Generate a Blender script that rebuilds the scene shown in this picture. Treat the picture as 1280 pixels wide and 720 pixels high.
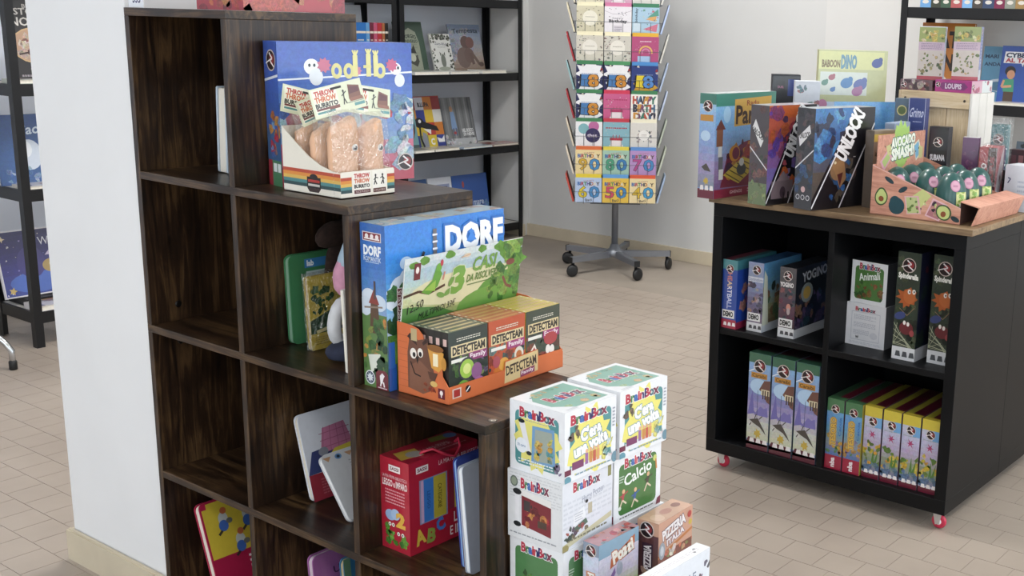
import bpy, bmesh, math, random
from mathutils import Matrix, Vector
for o in list(bpy.data.objects): bpy.data.objects.remove(o)
sc = bpy.context.scene
COL = sc.collection
R = math.radians

# ------------------------------------------------------------------ camera
CAM_H = 1.2953
F_PX, PITCH, ROLL, CX, CY, YAW = 1464.7, 0.224409, 0.029493, 858.92, 365.75, -0.617333
ca, sa = math.cos(YAW), math.sin(YAW)
cp, sp = math.cos(PITCH), math.sin(PITCH)
cr, sr = math.cos(ROLL), math.sin(ROLL)
v_right = Vector((ca, -sa, 0)); v_fwd = Vector((sa*cp, ca*cp, -sp)); v_up = Vector((sa*sp, ca*sp, cp))
ax_r = v_right*cr + v_up*sr; ax_u = v_up*cr - v_right*sr
cam = bpy.data.cameras.new('camera'); cam_o = bpy.data.objects.new('camera', cam); COL.objects.link(cam_o)
m = Matrix.Identity(4)
for i in range(3):
    m[i][0], m[i][1], m[i][2] = ax_r[i], ax_u[i], -v_fwd[i]
m[2][3] = CAM_H
cam_o.matrix_world = m
cam.sensor_width = 36; cam.sensor_fit = 'HORIZONTAL'; cam.lens = F_PX/1280*36
cam.shift_x = (640-CX)/1280; cam.shift_y = (CY-360)/1280
cam.clip_start = 0.05
sc.camera = cam_o

def project(p):                                     # a point of the room -> photo pixel and depth
    d = Vector(p) - Vector((0, 0, CAM_H))
    z = d.dot(v_fwd)
    return CX + F_PX*d.dot(ax_r)/z, CY - F_PX*d.dot(ax_u)/z, z

# ------------------------------------------------------------------ daylight and exposure
sc.view_settings.view_transform = 'Standard'; sc.view_settings.look = 'None'
sc.view_settings.gamma = 1; sc.view_settings.use_curve_mapping = False
sc.view_settings.exposure = -0.46
world = bpy.data.worlds.new('overcast_sky'); sc.world = world; world.use_nodes = True
bg = world.node_tree.nodes['Background']; bg.inputs[0].default_value = (0.86, 0.935, 1.0, 1); bg.inputs[1].default_value = 4.7
WIN_RIGHT = [(-1.5, 0.3), (0.8, 2.8), (3.1, 4.95)]       # y ranges of the shop windows in the right wall
WIN_FRONT = [(-3.7, -1.8), (-0.9, 0.9)]                 # x ranges of the shop windows behind the camera
WZ0, WZ1 = 0.3, 2.75
X_L, X_R, Y_F, Y_B, Z_C = -5.28, 1.9, -2.1, 5.264, 3.05
def window_light(loc, rot, w, h):                        # portal: gathers the sky that comes in through a window
    l = bpy.data.lights.new('window_portal', 'AREA'); l.shape = 'RECTANGLE'; l.size = w; l.size_y = h
    l.cycles.is_portal = True
    o = bpy.data.objects.new('window_portal', l); COL.objects.link(o); o.location = loc; o.rotation_euler = rot
for a, b in WIN_RIGHT: window_light((X_R+0.02, (a+b)/2, (WZ0+WZ1)/2), (R(90), 0, R(90)), b-a, WZ1-WZ0)
for a, b in WIN_FRONT: window_light(((a+b)/2, Y_F-0.02, (WZ0+WZ1)/2), (R(-90), R(180), 0), b-a, WZ1-WZ0)

# ------------------------------------------------------------------ materials
def lin(h):
    h = h.lstrip('#')
    c = [int(h[i:i+2], 16)/255 for i in (0, 2, 4)]
    return [x/12.92 if x <= .04045 else ((x+.055)/1.055)**2.4 for x in c]
MATS = {}
def new_mat(name):
    mt = bpy.data.materials.new(name); mt.use_nodes = True
    return mt, mt.node_tree.nodes, mt.node_tree.links, mt.node_tree.nodes['Principled BSDF']
def mat(hexc, rough=.5, metal=0, vary=.06, scale=18, coat=0, bump=0, spec=.5):
    k = (hexc, rough, metal, vary, scale, coat, bump, spec)
    if k in MATS: return MATS[k]
    mt, N, L, P = new_mat('m_%s' % hexc.lstrip('#'))
    c = lin(hexc)
    tc = N.new('ShaderNodeTexCoord'); nz = N.new('ShaderNodeTexNoise'); nz.inputs['Scale'].default_value = scale; nz.inputs['Detail'].default_value = 4
    L.new(tc.outputs['Object'], nz.inputs['Vector'])
    rp = N.new('ShaderNodeValToRGB'); rp.color_ramp.elements[0].position = .3; rp.color_ramp.elements[1].position = .7
    rp.color_ramp.elements[0].color = [x*(1-vary) for x in c]+[1]; rp.color_ramp.elements[1].color = [min(1, x*(1+vary)) for x in c]+[1]
    L.new(nz.outputs['Fac'], rp.inputs['Fac']); L.new(rp.outputs['Color'], P.inputs['Base Color'])
    P.inputs['Roughness'].default_value = rough; P.inputs['Metallic'].default_value = metal
    P.inputs['Coat Weight'].default_value = coat; P.inputs['Coat Roughness'].default_value = .12
    P.inputs['Specular IOR Level'].default_value = spec
    if bump:
        bp = N.new('ShaderNodeBump'); bp.inputs['Strength'].default_value = bump; bp.inputs['Distance'].default_value = .002
        L.new(nz.outputs['Fac'], bp.inputs['Height']); L.new(bp.outputs['Normal'], P.inputs['Normal'])
    MATS[k] = mt
    return mt
def print_mat(name, rough, coat):                    # ink on card: the colour of every printed shape sits in a colour attribute
    mt, N, L, P = new_mat(name)
    at = N.new('ShaderNodeAttribute'); at.attribute_name = 'ink'
    tc = N.new('ShaderNodeTexCoord'); nz = N.new('ShaderNodeTexNoise'); nz.inputs['Scale'].default_value = 90
    L.new(tc.outputs['Object'], nz.inputs['Vector'])
    mx = N.new('ShaderNodeMix'); mx.data_type = 'RGBA'; mx.blend_type = 'MULTIPLY'; mx.inputs['Factor'].default_value = .12
    # pictures are mottled like painted artwork (alpha 1), lettering and plain ink are not (alpha 0)
    L.new(at.outputs['Color'], mx.inputs['A']); L.new(nz.outputs['Fac'], mx.inputs['B'])
    n2 = N.new('ShaderNodeTexNoise'); n2.inputs['Scale'].default_value = 170; n2.inputs['Detail'].default_value = 6; n2.inputs['Roughness'].default_value = .7; n2.inputs['Distortion'].default_value = .8
    L.new(tc.outputs['Object'], n2.inputs['Vector'])
    rp = N.new('ShaderNodeValToRGB'); e = rp.color_ramp.elements; e[0].position = .4; e[0].color = (.2, .18, .19, 1); e[1].position = .58; e[1].color = (1.0, .98, .93, 1)
    L.new(n2.outputs['Fac'], rp.inputs['Fac'])
    m2 = N.new('ShaderNodeMix'); m2.data_type = 'RGBA'; m2.blend_type = 'MULTIPLY'; m3 = N.new('ShaderNodeMath'); m3.operation = 'MULTIPLY'; m3.inputs[1].default_value = .8
    L.new(at.outputs['Alpha'], m3.inputs[0]); L.new(m3.outputs[0], m2.inputs['Factor'])
    L.new(mx.outputs['Result'], m2.inputs['A']); L.new(rp.outputs['Color'], m2.inputs['B'])
    n4 = N.new('ShaderNodeTexNoise'); n4.inputs['Scale'].default_value = 75; n4.inputs['Detail'].default_value = 4; L.new(tc.outputs['Object'], n4.inputs['Vector'])
    m4 = N.new('ShaderNodeMix'); m4.data_type = 'RGBA'; m4.blend_type = 'OVERLAY'; m5 = N.new('ShaderNodeMath'); m5.operation = 'MULTIPLY'; m5.inputs[1].default_value = .75
    L.new(at.outputs['Alpha'], m5.inputs[0]); L.new(m5.outputs[0], m4.inputs['Factor']); L.new(m2.outputs['Result'], m4.inputs['A']); L.new(n4.outputs['Color'], m4.inputs['B']); L.new(m4.outputs['Result'], P.inputs['Base Color'])
    P.inputs['Roughness'].default_value = rough; P.inputs['Coat Weight'].default_value = coat; P.inputs['Coat Roughness'].default_value = .1
    return mt
INK = print_mat('printed_card', .42, 0); INK_GLOSS = print_mat('printed_glossy_card', .32, .6)
def wood_mat(name, dark, mid, light, axis, rough, scale=1.0, coat=0):
    mt, N, L, P = new_mat(name)
    tc = N.new('ShaderNodeTexCoord'); mp = N.new('ShaderNodeMapping')
    s = {'x': (1.2, 16, 16), 'y': (16, 1.2, 16), 'z': (16, 16, 1.2)}[axis]
    mp.inputs['Scale'].default_value = [q*scale for q in s]
    L.new(tc.outputs['Object'], mp.inputs['Vector'])
    n1 = N.new('ShaderNodeTexNoise'); n1.inputs['Scale'].default_value = 2.6; n1.inputs['Detail'].default_value = 9; n1.inputs['Roughness'].default_value = .68; n1.inputs['Distortion'].default_value = 1.3
    L.new(mp.outputs['Vector'], n1.inputs['Vector'])
    n2 = N.new('ShaderNodeTexNoise'); n2.inputs['Scale'].default_value = 7*scale; n2.inputs['Detail'].default_value = 3
    L.new(tc.outputs['Object'], n2.inputs['Vector'])
    ad = N.new('ShaderNodeMath'); ad.operation = 'MULTIPLY_ADD'; ad.inputs[1].default_value = .45
    L.new(n2.outputs['Fac'], ad.inputs[0]); 
    sb = N.new('ShaderNodeMath'); sb.operation = 'SUBTRACT'; sb.inputs[1].default_value = .22
    L.new(n1.outputs['Fac'], sb.inputs[0]); L.new(sb.outputs[0], ad.inputs[2])
    rp = N.new('ShaderNodeValToRGB'); e = rp.color_ramp.elements
    e[0].position = .34; e[0].color = lin(dark)+[1]; e[1].position = .68; e[1].color = lin(light)+[1]
    q = e.new(.5); q.color = lin(mid)+[1]
    L.new(ad.outputs[0], rp.inputs['Fac']); L.new(rp.outputs['Color'], P.inputs['Base Color'])
    bp = N.new('ShaderNodeBump'); bp.inputs['Strength'].default_value = .25; bp.inputs['Distance'].default_value = .001
    L.new(n1.outputs['Fac'], bp.inputs['Height']); L.new(bp.outputs['Normal'], P.inputs['Normal'])
    P.inputs['Roughness'].default_value = rough; P.inputs['Coat Weight'].default_value = coat
    return mt
WALNUT = {a: wood_mat('dark_walnut_'+a, '#100a06', '#2c1d12', '#5c452c', a, .36) for a in 'xyz'}
OAK = {a: wood_mat('light_oak_'+a, '#5f4a36', '#80694e', '#9c8464', a, .5) for a in 'xyz'}
PINE = {a: wood_mat('pale_pine_'+a, '#b39a78', '#cdb795', '#dccbb0', a, .6, .8) for a in 'xyz'}
PINKWOOD = wood_mat('printed_pink_wood', '#b07a68', '#c9917c', '#d6a48e', 'x', .5, 1.6)
BLACK_LAM = mat('#101113', .45, vary=.1, scale=6, spec=.2)
BLACK_MET = mat('#141518', .45, .2, vary=.1)
CHROME = mat('#c9ccd0', .18, 1, vary=.02)
GREYMET = mat('#8f939b', .38, .7, vary=.03)
WHITE = mat('#eaeaea', .5, vary=.02)
PAPER = mat('#e9e4d8', .75, vary=.04, scale=60)
def film_mat():                                      # clear plastic film with crinkles
    mt, N, L, P = new_mat('clear_film')
    out = N['Material Output']; N.remove(P)
    tr = N.new('ShaderNodeBsdfTransparent'); gl = N.new('ShaderNodeBsdfGlossy'); gl.inputs['Roughness'].default_value = .12
    tc = N.new('ShaderNodeTexCoord'); nz = N.new('ShaderNodeTexNoise'); nz.inputs['Scale'].default_value = 60; nz.inputs['Detail'].default_value = 3; nz.inputs['Distortion'].default_value = 2
    L.new(tc.outputs['Object'], nz.inputs['Vector'])
    bp = N.new('ShaderNodeBump'); bp.inputs['Strength'].default_value = .9; bp.inputs['Distance'].default_value = .01
    L.new(nz.outputs['Fac'], bp.inputs['Height']); L.new(bp.outputs['Normal'], gl.inputs['Normal'])
    mx = N.new('ShaderNodeMixShader'); mx.inputs[0].default_value = .22
    L.new(tr.outputs[0], mx.inputs[1]); L.new(gl.outputs[0], mx.inputs[2]); L.new(mx.outputs[0], out.inputs['Surface'])
    return mt
FILM = film_mat()
def glass_mat():
    mt, N, L, P = new_mat('window_glass')
    out = N['Material Output']; N.remove(P)
    tr = N.new('ShaderNodeBsdfTransparent'); gl = N.new('ShaderNodeBsdfGlossy'); gl.inputs['Roughness'].default_value = .02
    mx = N.new('ShaderNodeMixShader'); mx.inputs[0].default_value = .06
    L.new(tr.outputs[0], mx.inputs[1]); L.new(gl.outputs[0], mx.inputs[2]); L.new(mx.outputs[0], out.inputs['Surface'])
    return mt
GLASS = glass_mat()

# ------------------------------------------------------------------ builders
def link(name, me, parent=None, mt=None, loc=(0, 0, 0), rot=(0, 0, 0)):
    o = bpy.data.objects.new(name, me); COL.objects.link(o)
    o.location = loc; o.rotation_euler = rot
    if parent: o.parent = parent
    if mt is not None: me.materials.clear(); me.materials.append(mt)
    return o
def thing(name, label, cat, loc=(0, 0, 0), rot=(0, 0, 0), group=None):
    o = bpy.data.objects.new(name, None); COL.objects.link(o); o.empty_display_size = .05
    o.location = loc; o.rotation_euler = rot
    return tag(o, label, cat, group)
def tag(o, label, cat, group=None):
    o['label'] = label; o['category'] = cat
    if group: o['group'] = group
    return o
def struct(o):
    o['kind'] = 'structure'; return o
def copy_tree(o, parent=None, loc=None, rot=None):
    c = o.copy(); COL.objects.link(c)
    if parent: c.parent = parent
    if loc is not None: c.location = loc
    if rot is not None: c.rotation_euler = rot
    for ch in o.children: copy_tree(ch, c)
    return c
def finish(bm, name, smooth=False):
    bmesh.ops.recalc_face_normals(bm, faces=bm.faces)
    me = bpy.data.meshes.new(name); bm.to_mesh(me); bm.free()
    if smooth:
        for p in me.polygons: p.use_smooth = True
    return me
def add_box(bm, x0, x1, y0, y1, z0, z1):
    vs = [bm.verts.new(p) for p in ((x0,y0,z0),(x1,y0,z0),(x1,y1,z0),(x0,y1,z0),(x0,y0,z1),(x1,y0,z1),(x1,y1,z1),(x0,y1,z1))]
    for f in ((3,2,1,0),(4,5,6,7),(0,1,5,4),(1,2,6,5),(2,3,7,6),(3,0,4,7)): bm.faces.new([vs[i] for i in f])
    return vs
def box_me(x0, x1, y0, y1, z0, z1, bev=.0008, seg=1):
    bm = bmesh.new(); add_box(bm, x0, x1, y0, y1, z0, z1)
    if bev: bmesh.ops.bevel(bm, geom=bm.edges[:], offset=bev, segments=seg, affect='EDGES')
    return finish(bm, 'box')
def box(name, parent, mt, x0, x1, y0, y1, z0, z1, bev=.0008):
    # origin at the box's own centre so that grain differs from piece to piece
    c = ((x0+x1)/2, (y0+y1)/2, (z0+z1)/2)
    me = box_me(x0-c[0], x1-c[0], y0-c[1], y1-c[1], z0-c[2], z1-c[2], bev)
    return link(name, me, parent, mt, c)
def prism_me(pts, a0, a1, plane='xz', bev=0):
    """extrude a closed outline; plane xz -> along y, yz -> along x, xy -> along z"""
    bm = bmesh.new()
    def P(p, a): return {'xz': (p[0], a, p[1]), 'yz': (a, p[0], p[1]), 'xy': (p[0], p[1], a)}[plane]
    A = [bm.verts.new(P(p, a0)) for p in pts]; B = [bm.verts.new(P(p, a1)) for p in pts]
    bm.faces.new(A); bm.faces.new(B[::-1])
    n = len(pts)
    for i in range(n): bm.faces.new((A[i], B[i], B[(i+1) % n], A[(i+1) % n]))
    if bev: bmesh.ops.bevel(bm, geom=bm.edges[:], offset=bev, segments=1, affect='EDGES')
    return finish(bm, 'prism')
def tube_me(pts, r, n=8, close=True):
    bm = bmesh.new(); rings = []
    pts = [Vector(p) for p in pts]; rr = r if isinstance(r, (list, tuple)) else [r]*len(pts)
    ref = None
    for i, p in enumerate(pts):
        t = (pts[min(i+1, len(pts)-1)]-pts[max(i-1, 0)]).normalized()
        if ref is None:
            ref = Vector((0, 0, 1)) if abs(t.z) < .9 else Vector((1, 0, 0))
        u = t.cross(ref).normalized(); w = u.cross(t).normalized(); ref = w
        rings.append([bm.verts.new(p+(u*math.cos(2*math.pi*k/n)+w*math.sin(2*math.pi*k/n))*rr[i]) for k in range(n)])
    for a, b in zip(rings, rings[1:]):
        for k in range(n): bm.faces.new((a[k], a[(k+1) % n], b[(k+1) % n], b[k]))
    if close: bm.faces.new(rings[0][::-1]); bm.faces.new(rings[-1])
    return finish(bm, 'tube', True)
def lathe_me(prof, n=20, sx=1, sy=1):
    bm = bmesh.new(); rings = []
    for r, z in prof:
        rings.append([bm.verts.new((r*sx*math.cos(2*math.pi*k/n), r*sy*math.sin(2*math.pi*k/n), z)) for k in range(n)])
    for a, b in zip(rings, rings[1:]):
        for k in range(n): bm.faces.new((a[k], a[(k+1) % n], b[(k+1) % n], b[k]))
    bm.faces.new(rings[0][::-1]); bm.faces.new(rings[-1])
    return finish(bm, 'lathe', True)

# ------------------------------------------------------------------ printed art: flat inked shapes laid on a face
_TXT = {}
def text_geo(s, off):
    k = (s, round(off, 4))
    if k not in _TXT:
        cu = bpy.data.curves.new('lettering', 'FONT'); cu.body = s; cu.size = 1; cu.resolution_u = 2; cu.offset = off; cu.fill_mode = 'FRONT'
        o = bpy.data.objects.new('lettering', cu)
        me = o.to_mesh()
        _TXT[k] = ([(v.co.x, v.co.y) for v in me.vertices], [tuple(p.vertices) for p in me.polygons])
        o.to_mesh_clear(); bpy.data.objects.remove(o); bpy.data.curves.remove(cu)
    return _TXT[k]
def clip(poly, w, h):
    for ax, lim, sg in ((0, 0, 1), (0, w, -1), (1, 0, 1), (1, h, -1)):
        out = []
        for i in range(len(poly)):
            a, b = poly[i-1], poly[i]
            da, db = (a[ax]-lim)*sg, (b[ax]-lim)*sg
            if (da >= 0) != (db >= 0):
                t = da/(da-db); out.append((a[0]+(b[0]-a[0])*t, a[1]+(b[1]-a[1])*t))
            if db >= 0: out.append(b)
        poly = out
        if len(poly) < 3: return []
    return poly
class Art:
    """positions and sizes are fractions of the face's width and height"""
    STEP = 3e-5
    def __init__(s, w, h, base=None):
        s.w, s.h = w, h; s.v, s.f, s.c, s.k = [], [], [], 0; s.busy = 0.0
        if base: s.rect(0, 0, 1, 1, base)
    def _poly(s, pts, col, k, cl=True):
        if cl: pts = clip(pts, s.w, s.h)
        if len(pts) < 3: return
        n = len(s.v); s.v += [(x, y, k*s.STEP+1e-4) for x, y in pts]; s.f.append(tuple(range(n, n+len(pts)))); s.c.append(list(col)+[s.busy])
    def lay(s, keep): 
        if not keep: s.k += 1
        return s.k
    def rect(s, x0, y0, x1, y1, col, keep=False):
        k = s.lay(keep); a, b = s.w, s.h
        s._poly([(x0*a, y0*b), (x1*a, y0*b), (x1*a, y1*b), (x0*a, y1*b)], lin(col), k); return s
    def poly(s, pts, col, keep=False):
        k = s.lay(keep); s._poly([(x*s.w, y*s.h) for x, y in pts], lin(col), k); return s
    def fan(s, c, pts, col, keep=False):
        k = s.lay(keep); P = [(x*s.w, y*s.h) for x, y in pts]; C = (c[0]*s.w, c[1]*s.h)
        for i in range(len(P)): s._poly([C, P[i], P[(i+1) % len(P)]], lin(col), k)
        return s
    def ell(s, cx, cy, rx, ry, col, rot=0, n=18, keep=False):
        """rx is a fraction of the width; ry a fraction of the height, None for a true circle"""
        k = s.lay(keep); a = rx*s.w; b = a if ry is None else ry*s.h; c, d = math.cos(R(rot)), math.sin(R(rot))
        pts = []
        for i in range(n):
            t = 2*math.pi*i/n; x, y = a*math.cos(t), b*math.sin(t)
            pts.append((cx*s.w+x*c-y*d, cy*s.h+x*d+y*c))
        s._poly(pts, lin(col), k); return s
    def line(s, pts, wd, col, keep=False):
        k = s.lay(keep); P = [(x*s.w, y*s.h) for x, y in pts]; hw = wd*s.w/2
        for (x0, y0), (x1, y1) in zip(P, P[1:]):
            l = math.hypot(x1-x0, y1-y0) or 1; nx, ny = -(y1-y0)/l*hw, (x1-x0)/l*hw
            s._poly([(x0+nx, y0+ny), (x0-nx, y0-ny), (x1-nx, y1-ny), (x1+nx, y1+ny)], lin(col), k)
        return s
    def grad(s, x0, y0, x1, y1, cols, n=12):
        k = s.lay(False); C = [lin(c) for c in cols]; a, b = s.w, s.h; b0 = s.busy; s.busy = max(b0, .25)
        for i in range(n):
            t = i/(n-1)*(len(C)-1); j = min(int(t), len(C)-2); u = t-j
            col = [C[j][q]*(1-u)+C[j+1][q]*u for q in range(3)]
            ya, yb = y0+(y1-y0)*i/n, y0+(y1-y0)*(i+1)/n
            s._poly([(x0*a, ya*b), (x1*a, ya*b), (x1*a, yb*b), (x0*a, yb*b)], col, k)
        s.busy = b0
        return s
    def text(s, t, cx, cy, w, h, col, rot=0, bold=.012, out=None, ow=.06, arc=0, cols=None, shear=0):
        V0, _ = text_geo(t, 0)
        if not V0: return s
        x0, x1 = min(v[0] for v in V0), max(v[0] for v in V0); y0, y1 = min(v[1] for v in V0), max(v[1] for v in V0)
        W, H = w*s.w, h*s.h; c, d = math.cos(R(rot)), math.sin(R(rot))
        def put(off, colr):
            k = s.lay(False); V, Fc = text_geo(t, off); n = len(s.v)
            for x, y in V:
                u = (x-(x0+x1)/2)/max(x1-x0, 1e-6); q = (y-(y0+y1)/2)/max(y1-y0, 1e-6)
                X, Y = u*W+shear*q*H, q*H-arc*(2*u)**2*H
                s.v.append((cx*s.w+X*c-Y*d, cy*s.h+X*d+Y*c, k*s.STEP+1e-4))
            for f in Fc:
                s.f.append(tuple(n+i for i in f))
                if cols and colr is None:
                    u = sum(V[i][0] for i in f)/len(f)
                    s.c.append(lin(cols[int((u-x0)/max(x1-x0, 1e-6)*.999*len(cols)) % len(cols)])+[0.0])
                else: s.c.append(lin(colr or col)+[0.0])
        if out: put(bold+ow, out)
        put(bold, None if cols else col)
        return s
    def star(s, cx, cy, r1, r2, n, col, seed=None, keep=False):
        rn = random.Random(seed) if seed is not None else None
        pts = []
        for i in range(2*n):
            r = (r1 if i % 2 == 0 else r2)*(rn.uniform(.8, 1.2) if rn else 1); t = math.pi*i/n
            pts.append((cx+r*math.cos(t), cy+r*math.sin(t)*s.w/s.h))
        return s.fan((cx, cy), pts, col, keep)
    def blobs(s, n, x0, y0, x1, y1, pal, r0, r1, seed, flat=.75):
        rn = random.Random(seed)
        for i in range(n):
            if i % 3 == 0: s.k += 1
            q = rn.uniform(r0, r1); cx, cy, m_ = rn.uniform(x0, x1), rn.uniform(y0, y1), rn.randint(6, 9); el = rn.uniform(.5, 1.25); ro = rn.uniform(0, 3.1)
            pts = []
            for j in range(m_):
                t = 2*math.pi*j/m_; r_ = q*rn.uniform(.55, 1.25); x, y = r_*math.cos(t), r_*math.sin(t)*el
                pts.append((cx+x*math.cos(ro)-y*math.sin(ro), cy+(x*math.sin(ro)+y*math.cos(ro))*s.w/s.h))
            b0 = s.busy; s.busy = max(b0, .7); s.fan((cx, cy), pts, rn.choice(pal), keep=True); s.busy = b0
        return s
    def art(s, on=1.0):                                                 # what follows is painted picture, not plain ink
        s.busy = on; return s
    def lines(s, x0, y0, x1, y1, n, col, seed=0, fill=.45):            # rows of small print too fine to read
        rn = random.Random(seed); s.k += 1; dy = (y1-y0)/n
        for i in range(n):
            x = x0; y = y1-(i+.5)*dy; end = x1-(rn.uniform(0, .25)*(x1-x0) if i % 3 == 2 else 0)
            while x < end:
                l = rn.uniform(.04, .11)*(x1-x0); s.rect(x, y-dy*fill/2, min(x+l, end), y+dy*fill/2, col, keep=True); x += l+.022*(x1-x0)
        return s
    def emblem(s, cx, cy, r):                                           # publisher's round badge with a white bolt
        q = s.w/s.h
        s.ell(cx, cy, r*1.14, None, '#cdbfb8').ell(cx, cy, r, None, '#241619').ell(cx+.25*r, cy+.1*r*q, r*.55, None, '#8d2f33')
        s.line([(cx-1.25*r, cy-.35*r*q), (cx+.3*r, cy+.22*r*q)], r*.14, '#f2eeee')
        s.line([(cx-.35*r, cy+.78*r*q), (cx+.38*r, cy+.2*r*q), (cx-.2*r, cy-.02*r*q), (cx+.72*r, cy-.68*r*q)], r*.2, '#f2eeee', keep=True)
        return s
    def build(s, name, parent, face, w, d, h, mt=None):
        fn = {'F': lambda u, v, k: (-w/2+u, -d/2-k, v), 'R': lambda u, v, k: (w/2+k, -d/2+u, v), 'L': lambda u, v, k: (-w/2-k, d/2-u, v),
              'B': lambda u, v, k: (w/2-u, d/2+k, v), 'T': lambda u, v, k: (w/2-v, -d/2+u, h+k), 'U': lambda u, v, k: (-w/2+u, -d/2+v, h+k)}[face] if isinstance(face, str) else face
        me = bpy.data.meshes.new(name); me.from_pydata([fn(*p) for p in s.v], [], s.f)
        at = me.color_attributes.new('ink', 'FLOAT_COLOR', 'CORNER'); buf = []
        for f, c in zip(s.f, s.c): buf += list(c)*len(f)
        at.data.foreach_set('color', buf); me.update()
        return link(name, me, parent, mt or INK)
def carton(name, label, cat, w, d, h, loc, rz=0, col='#888888', arts=None, group=None, gloss=True, bev=.0012, rot=None, part='carton', rough=.4):
    """a box with printed faces; base centre at loc"""
    t = thing(name, label, cat, loc, rot or (0, 0, R(rz)), group)
    link(part, box_me(-w/2, w/2, -d/2, d/2, 0, h, bev), t, mat(col, rough, vary=.05))
    nm = {'F': 'spine_print', 'R': 'cover_print', 'T': 'top_print', 'U': 'top_print', 'L': 'back_print', 'B': 'rear_print'}
    for f, a in (arts or {}).items(): a.build(nm[f], t, f, w, d, h, INK_GLOSS if gloss else INK)
    return t
def book(name, label, w, t, h, loc, rot, col, art, pages='#e6e0d2', group=None, hard=True, cat='book', inset=.003, gloss=True):
    """upright book, cover facing local -Y, spine at local -X"""
    o = thing(name, label, cat, loc, rot, group)
    bt = min(.0022, t*.2)
    bm = bmesh.new()
    add_box(bm, -w/2, w/2, -t/2, -t/2+bt, 0, h); add_box(bm, -w/2, w/2, t/2-bt, t/2, 0, h); add_box(bm, -w/2, -w/2+bt, -t/2+bt, t/2-bt, 0, h)
    link('cover', finish(bm, 'cover'), o, mat(col, .4, vary=.05))
    link('pages', box_me(-w/2+bt, w/2-inset, -t/2+bt, t/2-bt, inset, h-inset, 0), o, mat(pages, .8, vary=.06, scale=90))
    if art: art.build('cover_print', o, 'F', w, t, h, INK_GLOSS if gloss else INK)
    return o
def flat_book(name, label, w, d, t, loc, rz, col, art=None, pages='#ece7db', group=None, cat='book'):
    o = thing(name, label, cat, loc, (0, 0, R(rz)), group); bt = min(.0018, t*.2)
    bm = bmesh.new(); add_box(bm, -w/2, w/2, -d/2, d/2, 0, bt); add_box(bm, -w/2, w/2, -d/2, d/2, t-bt, t); add_box(bm, -w/2, -w/2+bt, -d/2, d/2, bt, t-bt)
    link('cover', finish(bm, 'cover'), o, mat(col, .4, vary=.05))
    link('pages', box_me(-w/2+bt, w/2-.003, -d/2+.003, d/2-.003, bt, t-bt, 0), o, mat(pages, .8, vary=.06, scale=90))
    if art: art.build('cover_print', o, 'U', w, d, t, INK_GLOSS)
    return o
def round_rect(w, h, r, n=4):
    pts = []
    for cx, cy, a in ((w/2-r, h-r, 0), (-w/2+r, h-r, 90), (-w/2+r, r, 180), (w/2-r, r, 270)):
        for i in range(n+1): t = R(a+90*i/n); pts.append((cx+r*math.cos(t), cy+r*math.sin(t)))
    return pts
def board_book(name, label, w, t, h, loc, rot, col, art, edge='#e4dfd3', group=None, leaves=3, r=.012):
    """children's board book with round corners: thick leaves and a printed cover facing local -Y"""
    o = thing(name, label, 'book', loc, rot, group)
    link('cover', prism_me(round_rect(w, h, r), -t/2, -t/2+t*.16, 'xz'), o, mat(col, .4, vary=.05))
    for i in range(leaves):
        a = -t/2+t*.18+t*.64*i/leaves
        link('page', prism_me(round_rect(w-.003, h-.003, r), a, a+t*.6/leaves, 'xz'), o, mat(edge, .6, vary=.04))
    link('back_cover', prism_me(round_rect(w, h, r), t/2-t*.16, t/2, 'xz'), o, mat(col, .4, vary=.05))
    if art: art.build('cover_print', o, 'F', w, t, h, INK_GLOSS)
    return o
# ------------------------------------------------------------------ room shell
WALLM = mat('#d4d4d3', .7, vary=.025, scale=3, bump=.05); WALLW = mat('#e5e5e6', .7, vary=.02, scale=5, bump=.08)
BASEM = mat('#cbbfa8', .45, vary=.06, scale=8)
def sbox(name, mt, *a, parent=None):
    o = box(name, parent, mt, *a, bev=0)
    return struct(o) if parent is None else o
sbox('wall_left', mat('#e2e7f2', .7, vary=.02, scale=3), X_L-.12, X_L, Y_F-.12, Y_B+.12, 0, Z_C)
sbox('wall_back', WALLM, X_L, -2.93, Y_B, Y_B+.12, 0, Z_C)
sbox('wall_back_right', mat('#dbdad8', .7, vary=.025, scale=3), -2.93, X_R, Y_B-.012, Y_B+.12, 0, Z_C)
sbox('wall_back_left', WALLM, X_L, -4.955, Y_B-.045, Y_B, 0, Z_C)
sbox('ceiling', mat('#e8e6e2', .8, vary=.02), X_L-.12, X_R+.12, Y_F-.12, Y_B+.12, Z_C, Z_C+.1)
def wall_with_windows(name, fix0, fix1, rng, wins, along):
    o = bpy.data.objects.new(name, None); COL.objects.link(o); struct(o)
    def pc(a0, a1, z0, z1):
        if along == 'y': sbox('wall_panel', WALLW, fix0, fix1, a0, a1, z0, z1, parent=o)
        else: sbox('wall_panel', WALLW, a0, a1, fix0, fix1, z0, z1, parent=o)
    pc(rng[0], rng[1], 0, WZ0); pc(rng[0], rng[1], WZ1, Z_C)
    e = rng[0]
    for a, b in wins: pc(e, a, WZ0, WZ1); e = b
    pc(e, rng[1], WZ0, WZ1)
wall_with_windows('wall_right', X_R, X_R+.12, (Y_F-.12, Y_B+.12), WIN_RIGHT, 'y')
wall_with_windows('wall_front', Y_F-.12, Y_F, (X_L, X_R), WIN_FRONT, 'x')
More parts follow.
